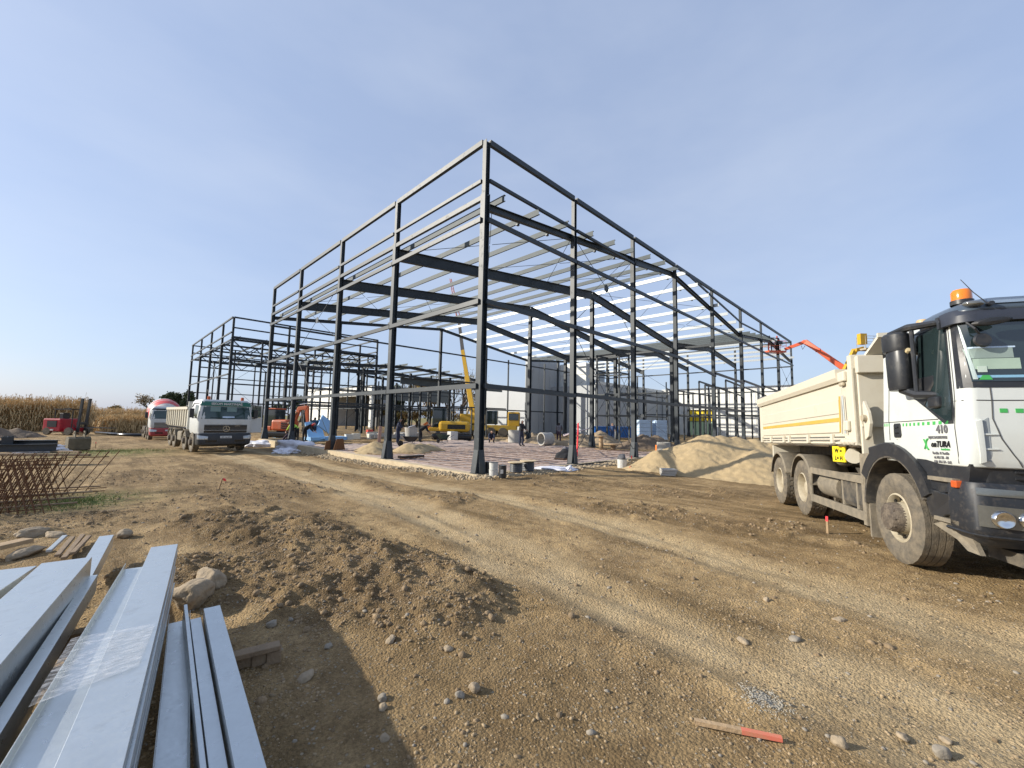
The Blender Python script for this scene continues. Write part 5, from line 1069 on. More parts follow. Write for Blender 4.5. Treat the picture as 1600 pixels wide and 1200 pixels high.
# ------------------------------------------------------------------ small things on the site
def gz_(x, y, inside=None):
    if 0 < x < 15.4 and 0 < y < 17: return -.02
    return gh(x, y)
def on(px, py, inside=False):
    p = onz(px, py, -.02 if inside else 0)
    if not inside:
        for _ in range(5): p = onz(px, py, gh(p.x, p.y))
    return p
def drum(name, label, px, py, r, h, m, cat='bucket', inside=False, lid=None, band=None, dz=0):
    p = on(px, py, inside); t = thing(name, label, cat, (p.x, p.y, p.z+dz)); MB().lathe([(0, 0), (r*.93, 0), (r, h*.98), (r*1.04, h*.985), (r*1.04, h), (r*.9, h), (r*.88, h*.9), (0, h*.9)], axis='z', n=20).build('bucket_body', m, t, smooth=40)
    if lid: MB().lathe([(0, h*.93), (r*.95, h*.93), (r*.95, h+.012), (0, h+.012)], axis='z', n=20).build('lid', lid, t)
    if band: MB().lathe([(r*.99, h*.42), (r*1.005, h*.44), (r*1.01, h*.56), (r*.99, h*.58)], axis='z', n=20).build('band', band, t)
    return t
drum('plastic_canister', 'black plastic canister right beside the corner column', 762, 741, .10, .42, black, 'canister', lid=black)
drum('paint_bucket', 'lower smeared white bucket of the stack of two beside the corner column', 771, 744.5, .155, .23, whiteb)
drum('paint_bucket', 'upper smeared white bucket of the stack of two, with dark rim', 771, 744.5, .155, .23, whiteb, lid=black, dz=.235)
t = drum('plastic_canister', 'black canister with white label in front of the cable reels', 785, 746, .13, .38, black, 'canister', lid=blackg)
p = t.location; v = (CAM-p); v.z = 0; v.normalize(); 
MB().box(tuple(v*.135+Vector((-.03, 0, .2))), (.03, .09, .12), Euler((0, 0, math.atan2(v.y, v.x))).to_matrix()).build('label', whiteb, t)
drum('paint_bucket', 'white bucket filled with dark wraps by the third front column', 972, 731, .20, .36, whiteb)
p = on(972, 731); o = bpy.data.objects.new('bundle', rock_mesh('bundle', .2, 9, (1, 1, .9), 3, mat('bundle_cloth', (.08, .08, .09), .7, var=.6, vscale=12))); col.objects.link(o); o.location = (p.x, p.y, p.z+.42); tag(o, 'dark crumpled bundle stuffed into the white bucket by the front column', 'bundle')
def reel(label, px, py, r, h, horizontal=True):
    p = on(px, py); t = thing('cable_reel', label, 'cable reel', (p.x, p.y, p.z+.01)); MB().lathe([(0, 0), (r*.8, 0), (r*.8, .02), (0, .02)], axis='z', n=28).build('flange', woodold, t); MB().lathe([(0, h), (r, h), (r, h+.025), (0, h+.025)], axis='z', n=28).build('flange', mat('reel_top', (.55, .43, .27), .8, var=.2), t)
    b = MB(); 
    for k in range(9): z = .03+k*(h-.05)/9; b.lathe([(.1, z), (r*.72+.012*(k % 2), z), (r*.74, z+(h-.05)/18), (r*.72, z+(h-.05)/9)], axis='z', n=22)
    b.build('wound_cable', mat('cable_black', (.05, .055, .065), .5, var=.4, vscale=30), t, kind='stuff'); return t
reel('left of two black cable reels with tan tops by the corner column', 806, 739, .30, .36); reel('right of two black cable reels with tan tops by the corner column', 825, 737, .31, .38)
# bags and foil
def blob(name, label, p, size, m, seed, cat, rz=0., crump=.35, sub=4):
    bm = bmesh.new(); bmesh.ops.create_icosphere(bm, subdivisions=sub, radius=1); V = np.array([v.co[:] for v in bm.verts]); 
    n = fbm(V[:, 0]*1.3+seed, V[:, 1]*1.3+V[:, 2]*.9, .9, 4, seed, .6)+.6*np.abs(fbm(V[:, 2]*1.5+seed*2, V[:, 0]-V[:, 1], .5, 3, seed+4)); k = 1+crump*n
    for v, q in zip(bm.verts, k): v.co = Vector((v.co.x*q*size[0], v.co.y*q*size[1], max(v.co.z*q, -.25)*size[2]))
    me = bpy.data.meshes.new(name); bm.to_mesh(me); bm.free(); me.materials.append(m); me.polygons.foreach_set('use_smooth', [True]*len(me.polygons)); o = bpy.data.objects.new(name, me); col.objects.link(o); o.location = p; o.rotation_euler = (0, 0, rz)
    return tag(o, label, cat)
p = on(882, 727); blob('tool_bag', 'black stuffed bag leaning at the foot of the second front column', (p.x+.1, p.y, p.z+.2), (.55, .38, .5), blackcl, 3, 'bag', -.6)
p = on(884, 722); blob('rag_bundle', 'grey and purple rags on top of the black bag', (p.x+.05, p.y, p.z+.62), (.22, .18, .16), greycl, 5, 'rags', crump=.7)
p = on(867, 734); blob('foil_sheet', 'crumpled white foil on the ground in front of the black bag', (p.x, p.y, p.z+.01), (.75, .40, .09), foil, 7, 'foil', -.75, .9)
p = on(889, 735); blob('foil_sheet', 'small clear plastic scrap at the right end of the white foil', (p.x, p.y, p.z+.02), (.16, .14, .16), foil, 8, 'foil', 0, .9)
p = on(412, 698); blob('foil_sheet', 'long bluish foil bundle lying right of the white tipper lorry', (p.x, p.y, p.z+.08), (.95, .45, .34), foil, 11, 'foil', -.6, .8)
p = on(462, 702); blob('foil_sheet', 'white foil heap spilling over the plinth below the blue boards', (p.x, p.y, p.z+.08), (1.0, .5, .42), foil, 12, 'foil', -.55, .9)
p = on(447, 709); blob('foil_sheet', 'low white foil tail in the mud left of the plinth corner', (p.x, p.y, p.z+.03), (.5, .4, .2), foil, 13, 'foil', .3, .9)
def board(label, p, size, rot, m=eps, name='insulation_board', lines=0):
    o = MB().box((0, 0, 0), size).build(name, m, bevel=.01); o.location = p; o.rotation_euler = rot; return tag(o, label, 'insulation board', 'blue insulation boards')
q = on(484, 694); board('large blue insulation board tilted up by the third left column', (q.x+.35, q.y+.1, q.z+.95), (1.1, 1.9, .28), (R(48), R(-10), R(-12)))
q = on(440, 688); board('blue insulation board lying flat under the tilted one, upper', (q.x+.1, q.y+.3, q.z+.42), (1.6, 2.2, .12), (0, 0, .2)); board('blue insulation board lying flat, lower of the left pair', (q.x+.1, q.y+.3, q.z+.25), (1.65, 2.3, .12), (0, .02, .15))
q = on(512, 688, True); board('thick blue insulation board lying flat behind the third left column', (q.x, q.y+.3, q.z+.14), (2.9, 1.1, .26), (0, 0, .15))
q = on(505, 690, True); board('blue insulation board carried upright by the man in teal', (q.x+.25, q.y+.4, q.z+1.25), (1.1, 1.0, .1), (R(70), R(35), .2))
for k in range(3):
    q = on(1043, 743); o = MB().box((0, 0, 0), (.5, .5, .07)).build('paving_slab', concrete, bevel=.008); o.location = (q.x+.02*k, q.y-.01*k, q.z+.05+.077*k); o.rotation_euler = (0, 0, .5+.1*k); tag(o, ['bottom', 'middle', 'top'][k]+' grey slab of the small stack in front of the sand pile', 'slab', 'stacked grey slabs')
def ring(label, px, py, r, h, lying=False, inside=True, rz=0., name='concrete_ring'):
    p = on(px, py, inside); o = MB().lathe([(r, 0), (r, h), (r*.84, h), (r*.84, 0), (r, 0)], axis='z', n=28).build(name, concrete, smooth=40); o.location = (p.x, p.y, p.z+(r if lying else 0)); o.rotation_euler = (0, R(90) if lying else 0, rz); return tag(o, label, 'concrete ring')
ring('concrete ring standing beyond the floor bed, left of the standing man', 804, 691, .55, 1.0); ring('concrete pipe ring lying on its side with a dark opening', 845, 696, .48, .95, True, rz=R(-10))
r_ = ring('concrete ring holding an orange pipe left of the sand pile', 1037, 706, .42, .62, inside=False)
p = on(1027, 709); tag(MB().lathe([(0, 0), (.13, 0), (.13, .6), (.10, .6), (.10, .5), (0, .5)], axis='z', n=18).build('drain_pipe', orangep, smooth=40), 'orange plastic pipe standing in front of the concrete ring', 'pipe').location = (p.x, p.y, p.z)
p = on(985, 734); o = MB().lathe([(.09, 0), (.12, .02), (.13, .1), (.10, .12), (0, .12)], axis='z', n=18).build('clay_pot', mat('terracotta', (.35, .14, .07), .7), smooth=40); o.location = p; o.rotation_euler = (R(50), 0, .4); tag(o, 'reddish brown helmet-like bowl right of the white bucket', 'bowl')
t = thing('cable_spool', 'wooden cable spool standing upright by the rubble beyond the floor bed', 'spool', on(939, 702, True)); MB().lathe([(0, 0), (.42, 0), (.42, .06), (.14, .07), (.14, .85), (.42, .86), (.42, .92), (0, .92)], axis='z', n=22).build('spool_core', wood, t, smooth=30)
t = on(958, 703, True); tag(MB().lathe([(0, 0), (.6, 0), (.6, .07), (0, .07)], axis='z', n=24).build('spool_disc', wood), 'loose wooden disc lying right of the cable spool', 'disc').location = (t.x, t.y, t.z+.35)
tag(MB().lathe([(0, 0), (.16, 0), (.16, .36), (0, .36)], axis='z', n=16).build('wooden_block', woodold), 'short wooden block under the loose disc', 'wood block').location = (t.x, t.y, t.z)
# blue container, insulation pallets, stacked white blocks
q = on(968, 686, True); t = thing('waste_skip', 'blue steel waste skip between the dark bay and the pale pallet', 'skip', (31.5, 13.4, -.05), R(-48)); MB().bx(-2.4, 2.4, -.9, .9, .15, 1.25).build('skip_body', blue, t, bevel=.03)
for k in range(6): MB().bx(-2.3+k*.9, -2.2+k*.9, -.99, -.9, .2, 1.2).build('skip_rib', blue, t)
MB().bx(-2.45, 2.45, -.97, .97, 1.25, 1.35).build('skip_rim', blue, t)
q = on(1003, 681, True)
for k, (dx, lb) in enumerate(((0, 'left pallet of pale blue wrapped insulation'), (1.35, 'right pallet of pale blue wrapped insulation'))):
    t = thing('insulation_pallet', lb, 'pallet', (30.6+dx*1.0, 9.6-dx*.9, -.05), R(-42))
    MB().bx(-.62, .62, -.6, .6, 0, .14).build('pallet_base', wood, t)
    for j in range(5): MB().bx(-.6, .6, -.58, .58, .15+j*.4, .53+j*.4).build('pack', epsl, t, bevel=.02)
for k, (px, py, lb) in enumerate(((545, 687, 'left'), (556, 686, 'middle'), (580, 686, 'right'))):
    q = on(px, py, True); tag(MB().bx(-.3, .3, -.2, .2, 0, .45).build('white_block', mat('aerated_block', (.66, .63, .54), .9), bevel=.01), lb+' white block on the floor left of the second column', 'block', 'white blocks').location = q
b = MB()
for k in range(26): b.box((random.uniform(-2.5, 2.5), random.uniform(-.8, .8), .12+.28*random.random()), (.9, .5, .3), Euler((random.uniform(-.1, .1), random.uniform(-.1, .1), random.uniform(-.4, .4))).to_matrix())
o = b.build('rubble_blocks', concrete, kind='stuff'); o.location = (9.5, 22.5, 0); tag(o, 'jumbled grey concrete blocks behind the sand heaps', 'rubble')
q = on(577, 684, True); t = thing('bucket_stack', 'small red machine among the grey blocks left of the second column', 'machine', (q.x, q.y, .3)); MB().bx(-.25, .25, -.2, .2, 0, .4).build('machine_body', red, t, bevel=.03); MB().tube([(-.2, 0, .4), (-.2, 0, .6), (.2, 0, .6), (.2, 0, .4)], .02, 6).build('handle', black, t)
q = on(608, 692, True); o = MB().bx(-.22, .22, -.02, .02, 0, 1.2).build('pink_board', pinkm); o.location = (q.x-.7, q.y+.2, 0); o.rotation_euler = (0, .1, .6); tag(o, 'pink board leaning left of the man by the mixing tub', 'board')
# rail leaning, planks on column, tapes
tp = MB().tube([(5.39, .0, 1.35), (8, 2.5, 1.05), (11, 4.8, 1.0), (16.2, 6.3, 1.35)], .03, 4).build('barrier_tape', tape); tag(tp, 'sagging red and white barrier tape between the second front column and an inner column', 'tape')
p = MB().tube([(5.65, -.05, .3), (6.15, .25, 1.75)], .035, 6).build('leaning_pole', redp); tag(p, 'red and black pole leaning against the right side of the second front column', 'pole')
# low dark bar beside L1 column, rusty plates at L2
o = MB().bx(.5, 1.7, 5.9, 6.25, .0, .10).build('dark_bar', blackg); tag(o, 'low dark bar lying right of the second left column foot', 'steel offcut')
o = MB().poly([(-.1, 12.05, 0), (.55, 12.05, 0), (.42, 12.05, .62), (.05, 12.05, .6)], (0, .03, 0)).build('rusty_plate', rust); tag(o, 'rusty plate leaning right against the third left column', 'plate')
o = MB().poly([(-.45, 12.4, 0), (-.1, 12.4, 0), (-.12, 12.4, .55), (-.38, 12.4, .45)], (0, .03, 0)).build('rusty_plate', rust); tag(o, 'rusty plate leaning left of the third left column', 'plate')

# wheelbarrows
def barrow(label, px, py, rz, m, load=None):
    q = on(px, py, True); t = thing('wheelbarrow', label, 'wheelbarrow', (q.x, q.y, q.z), rz); a = [(-.28, -.2, .32), (.28, -.15, .32), (.28, .15, .32), (-.28, .2, .32)]; c = [(-.5, -.34, .62), (.55, -.28, .66), (.55, .28, .66), (-.5, .34, .62)]
    MB().add(a+c, [(0, 1, 2, 3), (0, 1, 5, 4), (1, 2, 6, 5), (2, 3, 7, 6), (3, 0, 4, 7), (4, 5, 6, 7)]).build('tray', m, t); MB().lathe([(0, -.04), (.16, -.04), (.19, 0), (.16, .04), (0, .04)], (.62, 0, .19), 'y', 18).build('wheel', blackg, t, smooth=40)
    for s in (-1, 1): MB().tube([(.62, s*.07, .19), (-.3, s*.25, .33), (-1.0, s*.28, .55)], .018, 6).build('handle', steel, t); MB().tube([(-.2, s*.24, .33), (-.3, s*.26, 0), (-.1, s*.2, .3)], .015, 6).build('leg', steel, t)
    return t
barrow('wheelbarrow under the grey mixing tub beside the standing man', 640, 697, R(165), blackg); barrow('dark green wheelbarrow on the floor bed in front of the roller', 692, 692, R(200), mat('barrow_green', (.03, .06, .04), .5))
q = on(640, 697, True); t = thing('mixing_tub', 'grey round mixing tub heaped over the wheelbarrow', 'tub', (q.x+.2, q.y+.2, q.z+.60)); MB().lathe([(0, 0), (.36, 0), (.44, .62), (.40, .62), (.34, .1), (0, .1)], axis='z', n=24).build('tub_body', concrete, t, smooth=40); MB().poly([(-.4, -.2, .6), (.1, -.3, .78), (.45, .2, .62), (0, .3, .64)], (0, 0, .03)).build('tub_cover', foil, t)

# ------------------------------------------------------------------ heavy stock on the left
def hbeam(label, a, b, s=.28): o = MB().ibeam((0, 0, 0), Vector(b)-Vector(a), s, s, .02, .014).build('steel_beam', mat('beam_dark', (.03, .038, .045), .5)); o.location = a; return tag(o, label, 'steel beam', 'dark steel beams stacked on the left')
def beam_px(label, p0, p1, D0, D1): return hbeam(label, atd(*p0, D0), atd(*p1, D1))
beam_px('long dark steel beam at the left edge, upper one', (-40, 694), (90, 693), 15.5, 16.2); beam_px('long dark steel beam at the left edge, lower and nearer one', (-40, 701), (88, 699), 15.2, 15.9)
beam_px('short dark steel column piece standing up from the beams at the left edge', (12, 696), (12, 682), 15.6, 15.6)
q = G(60, 708); blob('foil_sheet', 'white crumpled foil under the dark beams on the left', (q.x, q.y, q.z+.1), (.9, .4, .3), foil, 15, 'foil', 0, .9)
for k, (a, b_) in enumerate(((( -20, 705), (125, 708)), ((-10, 712), (140, 713)))):
    a = G(*a); b_ = G(*b_); plank('timber_bearer', ['far', 'near'][k]+' timber under the dark steel beams on the left', (a.x, a.y, a.z+.06), (b_.x, b_.y, b_.z+.06), .14, .10, woodold)
# reinforcing spacers: prism lattices
q0, q1 = G(-30, 800), G(85, 790)
def spacer(label, a, b_, h, n, w=.55, lean=0):
    t = thing('rebar_spacer', label, 'rebar trestle', a, group='rusty rebar trestles'); a = Vector((0, 0, 0)); b_ = Vector(b_)-Vector(t.location); d = (b_-a).normalized(); s = Vector((-d.y, d.x, 0)).normalized()
    def bar_(p, q, r=.009): MB().tube([p, q], r, 4).build('bar', rust, t)
    up = Vector((0, 0, h)); bar_(a+up, b_+up, .010)
    for e in (-1, 1): bar_(a+s*e*w/2+Vector((0, 0, .05)), b_+s*e*w/2+Vector((0, 0, .05)))
    L_ = (b_-a).length
    for k in range(n):
        c = a+d*(L_*(k+.5)/n); 
        for e in (-1, 1): le = .17*e if lean == 0 else lean; bar_(c+s*e*w/2*1.08-d*le, c-s*e*w*.10+up*1.16+d*(le+random.uniform(-.04, .04)))
        if k % 2 == 0: bar_(c-s*w/2+Vector((0, 0, .06)), c+s*w/2+Vector((0, 0, .06)))
for k, (dy, hh, lb) in enumerate(((0, .84, 'nearest row of the rusty rebar trestles on the left'), (.65, .80, 'second row of the rusty rebar trestles on the left'), (1.3, .82, 'third row of the rusty rebar trestles on the left'), (2.0, .84, 'fourth row of the rusty rebar trestles on the left'), (2.8, .84, 'farthest row of the rusty rebar trestles, reaching farthest right'))):
    xa, ya = -12.6, 1.0+dy; xb, yb = -9.95+[0, .05, .1, .25, .9][k], .75+dy
    spacer(lb, (xa, ya, gh(xa, ya)), (xb, yb, gh(xb, yb)), hh, [26, 26, 26, 27, 20][k], lean=.28 if k == 4 else 0)
for k in range(4):
    a = G(-20, 806-10*k); b_ = G(120+12*k, 793-9*k); plank('timber_batten', ['lowest', 'second', 'third', 'farthest'][k]+' timber batten lying across the rusty rebar trestles', (a.x, a.y, a.z+.12), (b_.x, b_.y, b_.z+.10), .05, .03, woodold)
# digger bucket
q = G(121, 704); t = thing('digger_bucket', 'muddy excavator bucket standing on the ground left of the mixer', 'bucket', (q.x, q.y, q.z), R(12)); bkm = mat('bucket_mud', (.11, .095, .065), .9, var=.3, dirt=.4, dcol=(.2, .165, .11))
prof = [(-.35, .05), (.25, 0), (.42, .2), (.4, .5), (.2, .78), (-.1, .8), (-.35, .7)]
MB().poly([(-.46, y, z) for y, z in prof], (.92, 0, 0)).build('bucket_shell', bkm, t, bevel=.03)
for s in (-1, 1): MB().poly([(s*.2, -.25, .75), (s*.2, .25, .75), (s*.2, .15, 1.12), (s*.2, -.12, 1.12)], (.04, 0, 0)).build('bucket_ear', bkm, t)
for k in range(5): MB().poly([(-.4+k*.18, .1, -.02), (-.32+k*.18, .1, -.02), (-.36+k*.18, -.4, -.02)], (0, 0, .05)).build('tooth', bkm, t)
MB().tube([(-.22, 0, 1.0), (.22, 0, 1.0)], .04, 8).build('pin', rust, t)
# road crossing pipe (black hose)
def hose(label, pts, r): tag(MB().tube(pts, r, 7).build('black_hose', blackg, smooth=60), label, 'hose')
P = [G(x, y, dz=.12) for x, y in ((150, 678), (165, 679), (185, 681), (205, 682), (222, 682), (242, 680))]; hose('bundle of black hose on the ground left of the mixer, thick one', P, .16)
P = [G(x, y, dz=.05) for x, y in ((155, 674), (175, 678), (200, 680), (235, 681))]; hose('thin black hose running behind the thick one left of the mixer', P, .09)

# ------------------------------------------------------------------ machines
p = atd(105, 660, 40); t = thing('forklift', 'red truck mounted forklift with tall black mast at the edge of the corn', 'forklift', (p.x, p.y, -.44), R(-52)); t.rotation_euler = (0, 0, math.atan2(R_.y, R_.x))
MB().bx(-1.35, .3, -.9, .9, .35, 1.55).build('counterweight', mat('fork_red', (.42, .02, .035), .45), t, bevel=.08); MB().bx(-.9, -.0, -.95, -.9, .75, 1.35).build('engine_grille', black, t); MB().bx(-.3, 1.3, -.6, .6, .3, .7).build('chassis_base', MATS['fork_red'], t)
MB().bx(-.55, -.25, -.96, -.9, .42, .55).build('number_plate', whiteb, t)
for x in (-.75, .95, 1.25):
    MB().bar((x, -.45, .7), (x-(.12 if x > 1 else 0), -.45, 2.4 if x < 1.2 else 1.0), .06, .06).build('cab_post', black, t)
MB().bar((-.75, -.45, 2.4), (.7, -.45, 2.55), .08, .08).build('cab_roof_bar', black, t); MB().bx(-.8, .9, -.6, .6, 2.42, 2.5).build('cab_roof', black, t)
MB().bx(-.5, -.1, -.3, .3, 1.5, 2.1).build('seat', black, t, bevel=.05)
for s in (-1, 1): MB().bar((1.45, s*.35, .1), (1.65, s*.35, 3.55), .2, .14).build('mast', mat('mast_dark', (.03, .035, .04), .4), t)
MB().bx(1.35, 1.7, -.4, .4, 1.0, 1.25).build('mast_bar', black, t)
for s in (-1, 1): MB().bar((1.8, s*.3, .75), (4.6, s*.3, .72), .12, .05).build('fork', black, t)
for x, s in ((-.95, -1), (-.95, 1), (1.1, -1), (1.1, 1)):
    MB().lathe([(0, -.12), (.34, -.12), (.38, 0), (.34, .12), (0, .12)], (x, s*.8, .36), 'y', 20).build('wheel', tyre, t, smooth=40)
# orange mini excavator
p = on(432, 692); ex = thing('excavator', 'orange mini excavator behind the left facade columns', 'excavator', (p.x+1.05, p.y+.05, gh(p.x, p.y)), 0); ex.rotation_euler = (0, 0, math.atan2(R_.y, R_.x)-.15)
MB().bx(-1.9, .3, -.75, -.4, .05, .55).build('track', blackg, ex, bevel=.15); MB().bx(-1.9, .3, .4, .75, .05, .55).build('track', blackg, ex, bevel=.15)
MB().bx(-1.3, .2, -.8, .8, .6, 1.55).build('engine_cover', orange, ex, bevel=.18); MB().bx(-.35, .25, -.82, -.78, .75, 1.4).build('vent', mat('vent_dark', (.2, .04, .02), .6), ex)
for k in range(3): MB().bx(-.32, .22, -.85, -.82, .82+k*.18, .90+k*.18).build('vent_slat', blackg, ex)
MB().bx(-1.9, -1.0, -.7, .5, .9, 2.4).build('cab', glass, ex, bevel=.06); MB().bx(-1.95, -.95, -.75, .55, 2.4, 2.5).build('cab_roof', orange, ex, bevel=.03); MB().bx(-1.95, -1.3, -.75, .7, .6, 1.0).build('cab_base', orange, ex, bevel=.08)
MB().bar((.15, 0, 1.1), (.72, 0, 2.6), .26, .34, (1, 0, 0), .22, .3).build('boom', orange, ex, bevel=.03); MB().bar((.62, 0, 2.5), (1.45, 0, 2.62), .24, .32, (0, 0, 1)).build('boom', orange, ex, bevel=.03)
MB().bar((1.35, 0, 2.75), (1.55, 0, 1.15), .24, .34, (1, 0, 0), .16, .18).build('dipper', orange, ex, bevel=.02); MB().tube([(-.0, -.16, 1.25), (.55, -.16, 2.2)], .05, 8).build('cylinder', wood, ex); MB().tube([(.7, 0, 2.85), (1.4, 0, 2.95)], .045, 8).build('cylinder', chrome, ex)
MB().poly([(1.3, -.3, 1.15), (1.65, -.3, 1.1), (1.8, -.3, .75), (1.5, -.3, .5), (1.15, -.3, .6)], (0, .6, 0)).build('bucket', bkm, ex, bevel=.02)
# yellow tracked roller / excavator and crane
def machine_at(px, py, D, z, name, label, cat, drz=0): p = atd(px, py, D); t = thing(name, label, cat, (p.x, p.y, z)); t.rotation_euler = (0, 0, math.atan2(R_.y, R_.x)+drz); return t
dg = machine_at(715, 680, 38, -.1, 'excavator', 'yellow compact excavator body in front of the crane', 'excavator', .1)
MB().bx(-1.7, 1.1, -1.0, .9, .75, 1.7).build('engine_cover', yellow, dg, bevel=.25); MB().bx(-.9, .7, -1.04, -1.0, 1.0, 1.4).build('grille', blackg, dg); MB().bx(-2.6, -.9, -.8, .8, .8, 1.1).build('deck', yellow, dg, bevel=.05)
MB().bx(-2.3, -1.0, -.7, .6, 1.1, 2.9).build('cab', glass, dg, bevel=.08); MB().bx(-2.35, -.95, -.75, .65, 2.9, 3.02).build('cab_roof', blackg, dg, bevel=.04)
for s in (-1, 1): MB().bx(-2.3, 1.3, s*.65, s*1.15, .0, .6).build('track', blackg, dg, bevel=.2)
MB().bar((-2.6, 0, 1.0), (-3.0, 0, 1.5), .4, .5, (0, 1, 0)).build('boom_foot', mat('boom_orange', (.6, .16, .03), .5), dg)
q = atd(707, 681, 36.5); o = MB().bx(-.4, .4, -.3, .3, 0, .75).build('white_container', whiteb, bevel=.05); o.location = (q.x, q.y, -.05); tag(o, 'white plastic container in front of the yellow excavator', 'container')
cr = machine_at(752, 676, 46, -.1, 'mobile_crane', 'yellow mobile crane with long raised boom inside the hall', 'crane', -.05)
MB().bx(-3.5, 4.0, -1.1, 1.1, .7, 1.3).build('carrier', mat('carrier_yellow', (.5, .32, .03), .5, dirt=.3), cr, bevel=.06)
for x in (-2.7, -1.4, 1.2, 2.5):
    for s in (-1, 1): MB().lathe([(0, -.2), (.5, -.2), (.58, 0), (.5, .2), (0, .2)], (x, s*.95, .55), 'y', 20).build('wheel', tyre, cr, smooth=40)
MB().bx(-2.3, .3, -1.0, 1.0, 1.4, 2.5).build('counterweight', yellow, cr, bevel=.12); MB().bx(.6, 1.9, -1.0, .1, 1.4, 2.9).build('cab', glass, cr, bevel=.08); MB().bx(3.0, 4.3, -1.1, 1.1, 1.2, 2.8).build('driver_cab', yellow, cr, bevel=.1); MB().bx(3.1, 4.2, -1.13, -1.1, 1.9, 2.6).build('cab_window', glass, cr)
MB().tube([(-1.6, -.6, 2.4), (-1.4, -.6, 3.2)], .12, 8).build('exhaust', rimm, cr)
loc = cr.matrix_world.copy(); bpy.context.view_layer.update(); inv = cr.matrix_world.inverted()
def cl(px, py, D): return inv @ atd(px, py, D)
B_ = [cl(742, 664, 46.5), cl(730, 590, 49), cl(723, 548, 50.5), cl(717, 500, 52), cl(704, 436, 56)]
MB().bar(B_[0], B_[1], .62, .7, (0, 1, 0), .55, .6).build('boom_section', yellow, cr, bevel=.03); MB().bar(B_[1], B_[2], .46, .5, (0, 1, 0), .42, .45).build('boom_section', yellow, cr)
MB().bar(B_[2], B_[3], .40, .40, (0, 1, 0), .32, .32).build('boom_section', mat('boom_grey', (.10, .09, .08), .5), cr)
lat = MB(); a, b_ = B_[3], B_[4]; d = b_-a; s_ = Vector((1, 0, 0)); u_ = Vector((0, 1, 0))
for i in (-1, 1):
    for j in (-1, 1): lat.bar(a+s_*.22*i+u_*.2*j, b_+s_*.10*i+u_*.1*j, .05, .05)
for k in range(14): f0, f1 = k/14, (k+1)/14; w0, w1 = .22-.12*f0, .22-.12*f1; e = 1 if k % 2 else -1; lat.bar(a+d*f0+s_*w0*e, a+d*f1-s_*w1*e, .03, .03)
lat.build('lattice_jib', orange, cr); MB().tube([B_[4], B_[4]+Vector((.35, 0, -1)), cl(727, 590, 49)], .02, 4).build('hoist_rope', steel, cr)
# red boom lift holding the basket at the frame, and the yellow one behind the lorry
def boomlift(name, label, pts, widths, m, base_m, gx, gy, cat='boom lift'):
    g = gh(gx, gy); t = thing(name, label, cat, (gx, gy, g)); o = Vector((gx, gy, g)); P = [Vector(p)-o for p in pts]
    for (a, b_), (w0, w1) in zip(zip(P[:-1], P[1:]), widths): MB().bar(a, b_, w0*.7, w0, (0, 0, 1), w1*.7, w1).build('boom', m, t, bevel=.02)
    for p in P[1:-1]: MB().lathe([(0, -.2), (.2, -.2), (.2, .2), (0, .2)], p, 'y', 14).build('joint', m, t)
    MB().bx(-1.1, 1.1, -1.0, 1.0, .7, 1.7).build('turret', base_m, t, bevel=.1); MB().bx(-1.6, 1.6, -.9, .9, .4, .8).build('chassis_base', base_m, t)
    for x in (-1.1, 1.1):
        for s in (-1, 1): MB().lathe([(0, -.15), (.4, -.15), (.45, 0), (.4, .15), (0, .15)], (x, s*.95, .45), 'y', 18).build('wheel', tyre, t, smooth=40)
    return t, o
def basket(t, c, rm, fm, yaw, w=2.0, d=.9, h=1.1):
    M = Matrix.Translation(c) @ Matrix.Rotation(yaw, 4, 'Z'); q = lambda x, y, z: M @ Vector((x, y, z))
    MB().poly([q(-w/2, -d/2, 0), q(w/2, -d/2, 0), q(w/2, d/2, 0), q(-w/2, d/2, 0)], (0, 0, -.16)).build('basket_floor', fm, t)
    for z in (.55, 1.1):
        for a, b_ in (((-1, -1), (1, -1)), ((1, -1), (1, 1)), ((1, 1), (-1, 1)), ((-1, 1), (-1, -1))): MB().tube([q(a[0]*w/2, a[1]*d/2, z), q(b_[0]*w/2, b_[1]*d/2, z)], .022, 6).build('guard_rail', rm, t)
    for x in (-1, -.33, .33, 1):
        for y in (-1, 1): MB().tube([q(x*w/2, y*d/2, 0), q(x*w/2, y*d/2, 1.1)], .02, 6).build('guard_post', rm, t)
    MB().box(q(.2, -d/2-.08, .85), (.5, .2, .35), Euler((0, 0, yaw)).to_matrix()).build('control_box', blackg, t)
yawR = math.atan2(R_.y, R_.x)
D0 = 44
t, o = boomlift('boom_lift', 'orange red boom lift reaching from behind the lorry to the far roof corner', [atd(1320, 640, 40), atd(1322, 578, 40.5), atd(1278, 547, 42), atd(1258, 534, 43), atd(1226, 546, 44)], [(.6, .55), (.55, .42), (.42, .5), (.34, .3)], redlift, redlift, 40, -7)
MB().tube([atd(1318, 583, 40.3)-o, atd(1330, 600, 40)-o], .09, 8).build('cylinder', chrome, t); MB().tube([atd(1252, 540, 42.9)-o, atd(1254, 546, 42.9)-o, atd(1258, 540, 42.9)-o], .025, 5).build('hose', blackg, t)
cb = atd(1210, 549, 44.6); basket(t, cb-o, redlift, redlift, yawR+.1, 2.0, 1.0)
t, o2 = boomlift('boom_lift', 'yellow boom lift with empty basket, behind the near lorry bed', [atd(1303, 625, 38), atd(1308, 608, 38), atd(1335, 548, 38.5), atd(1349, 544, 38.5)], [(.5, .5), (.5, .42), (.34, .34)], yellow, yellow, 37, -6.2)
basket(t, atd(1366, 545, 38.2)-o2, rimm, rimm, yawR, 2.4, 1.0); MB().box(atd(1347, 530, 38.0)-o2, (.6, .4, 1.0), Euler((0, 0, yawR)).to_matrix()).build('basket_mount', yellow, t)

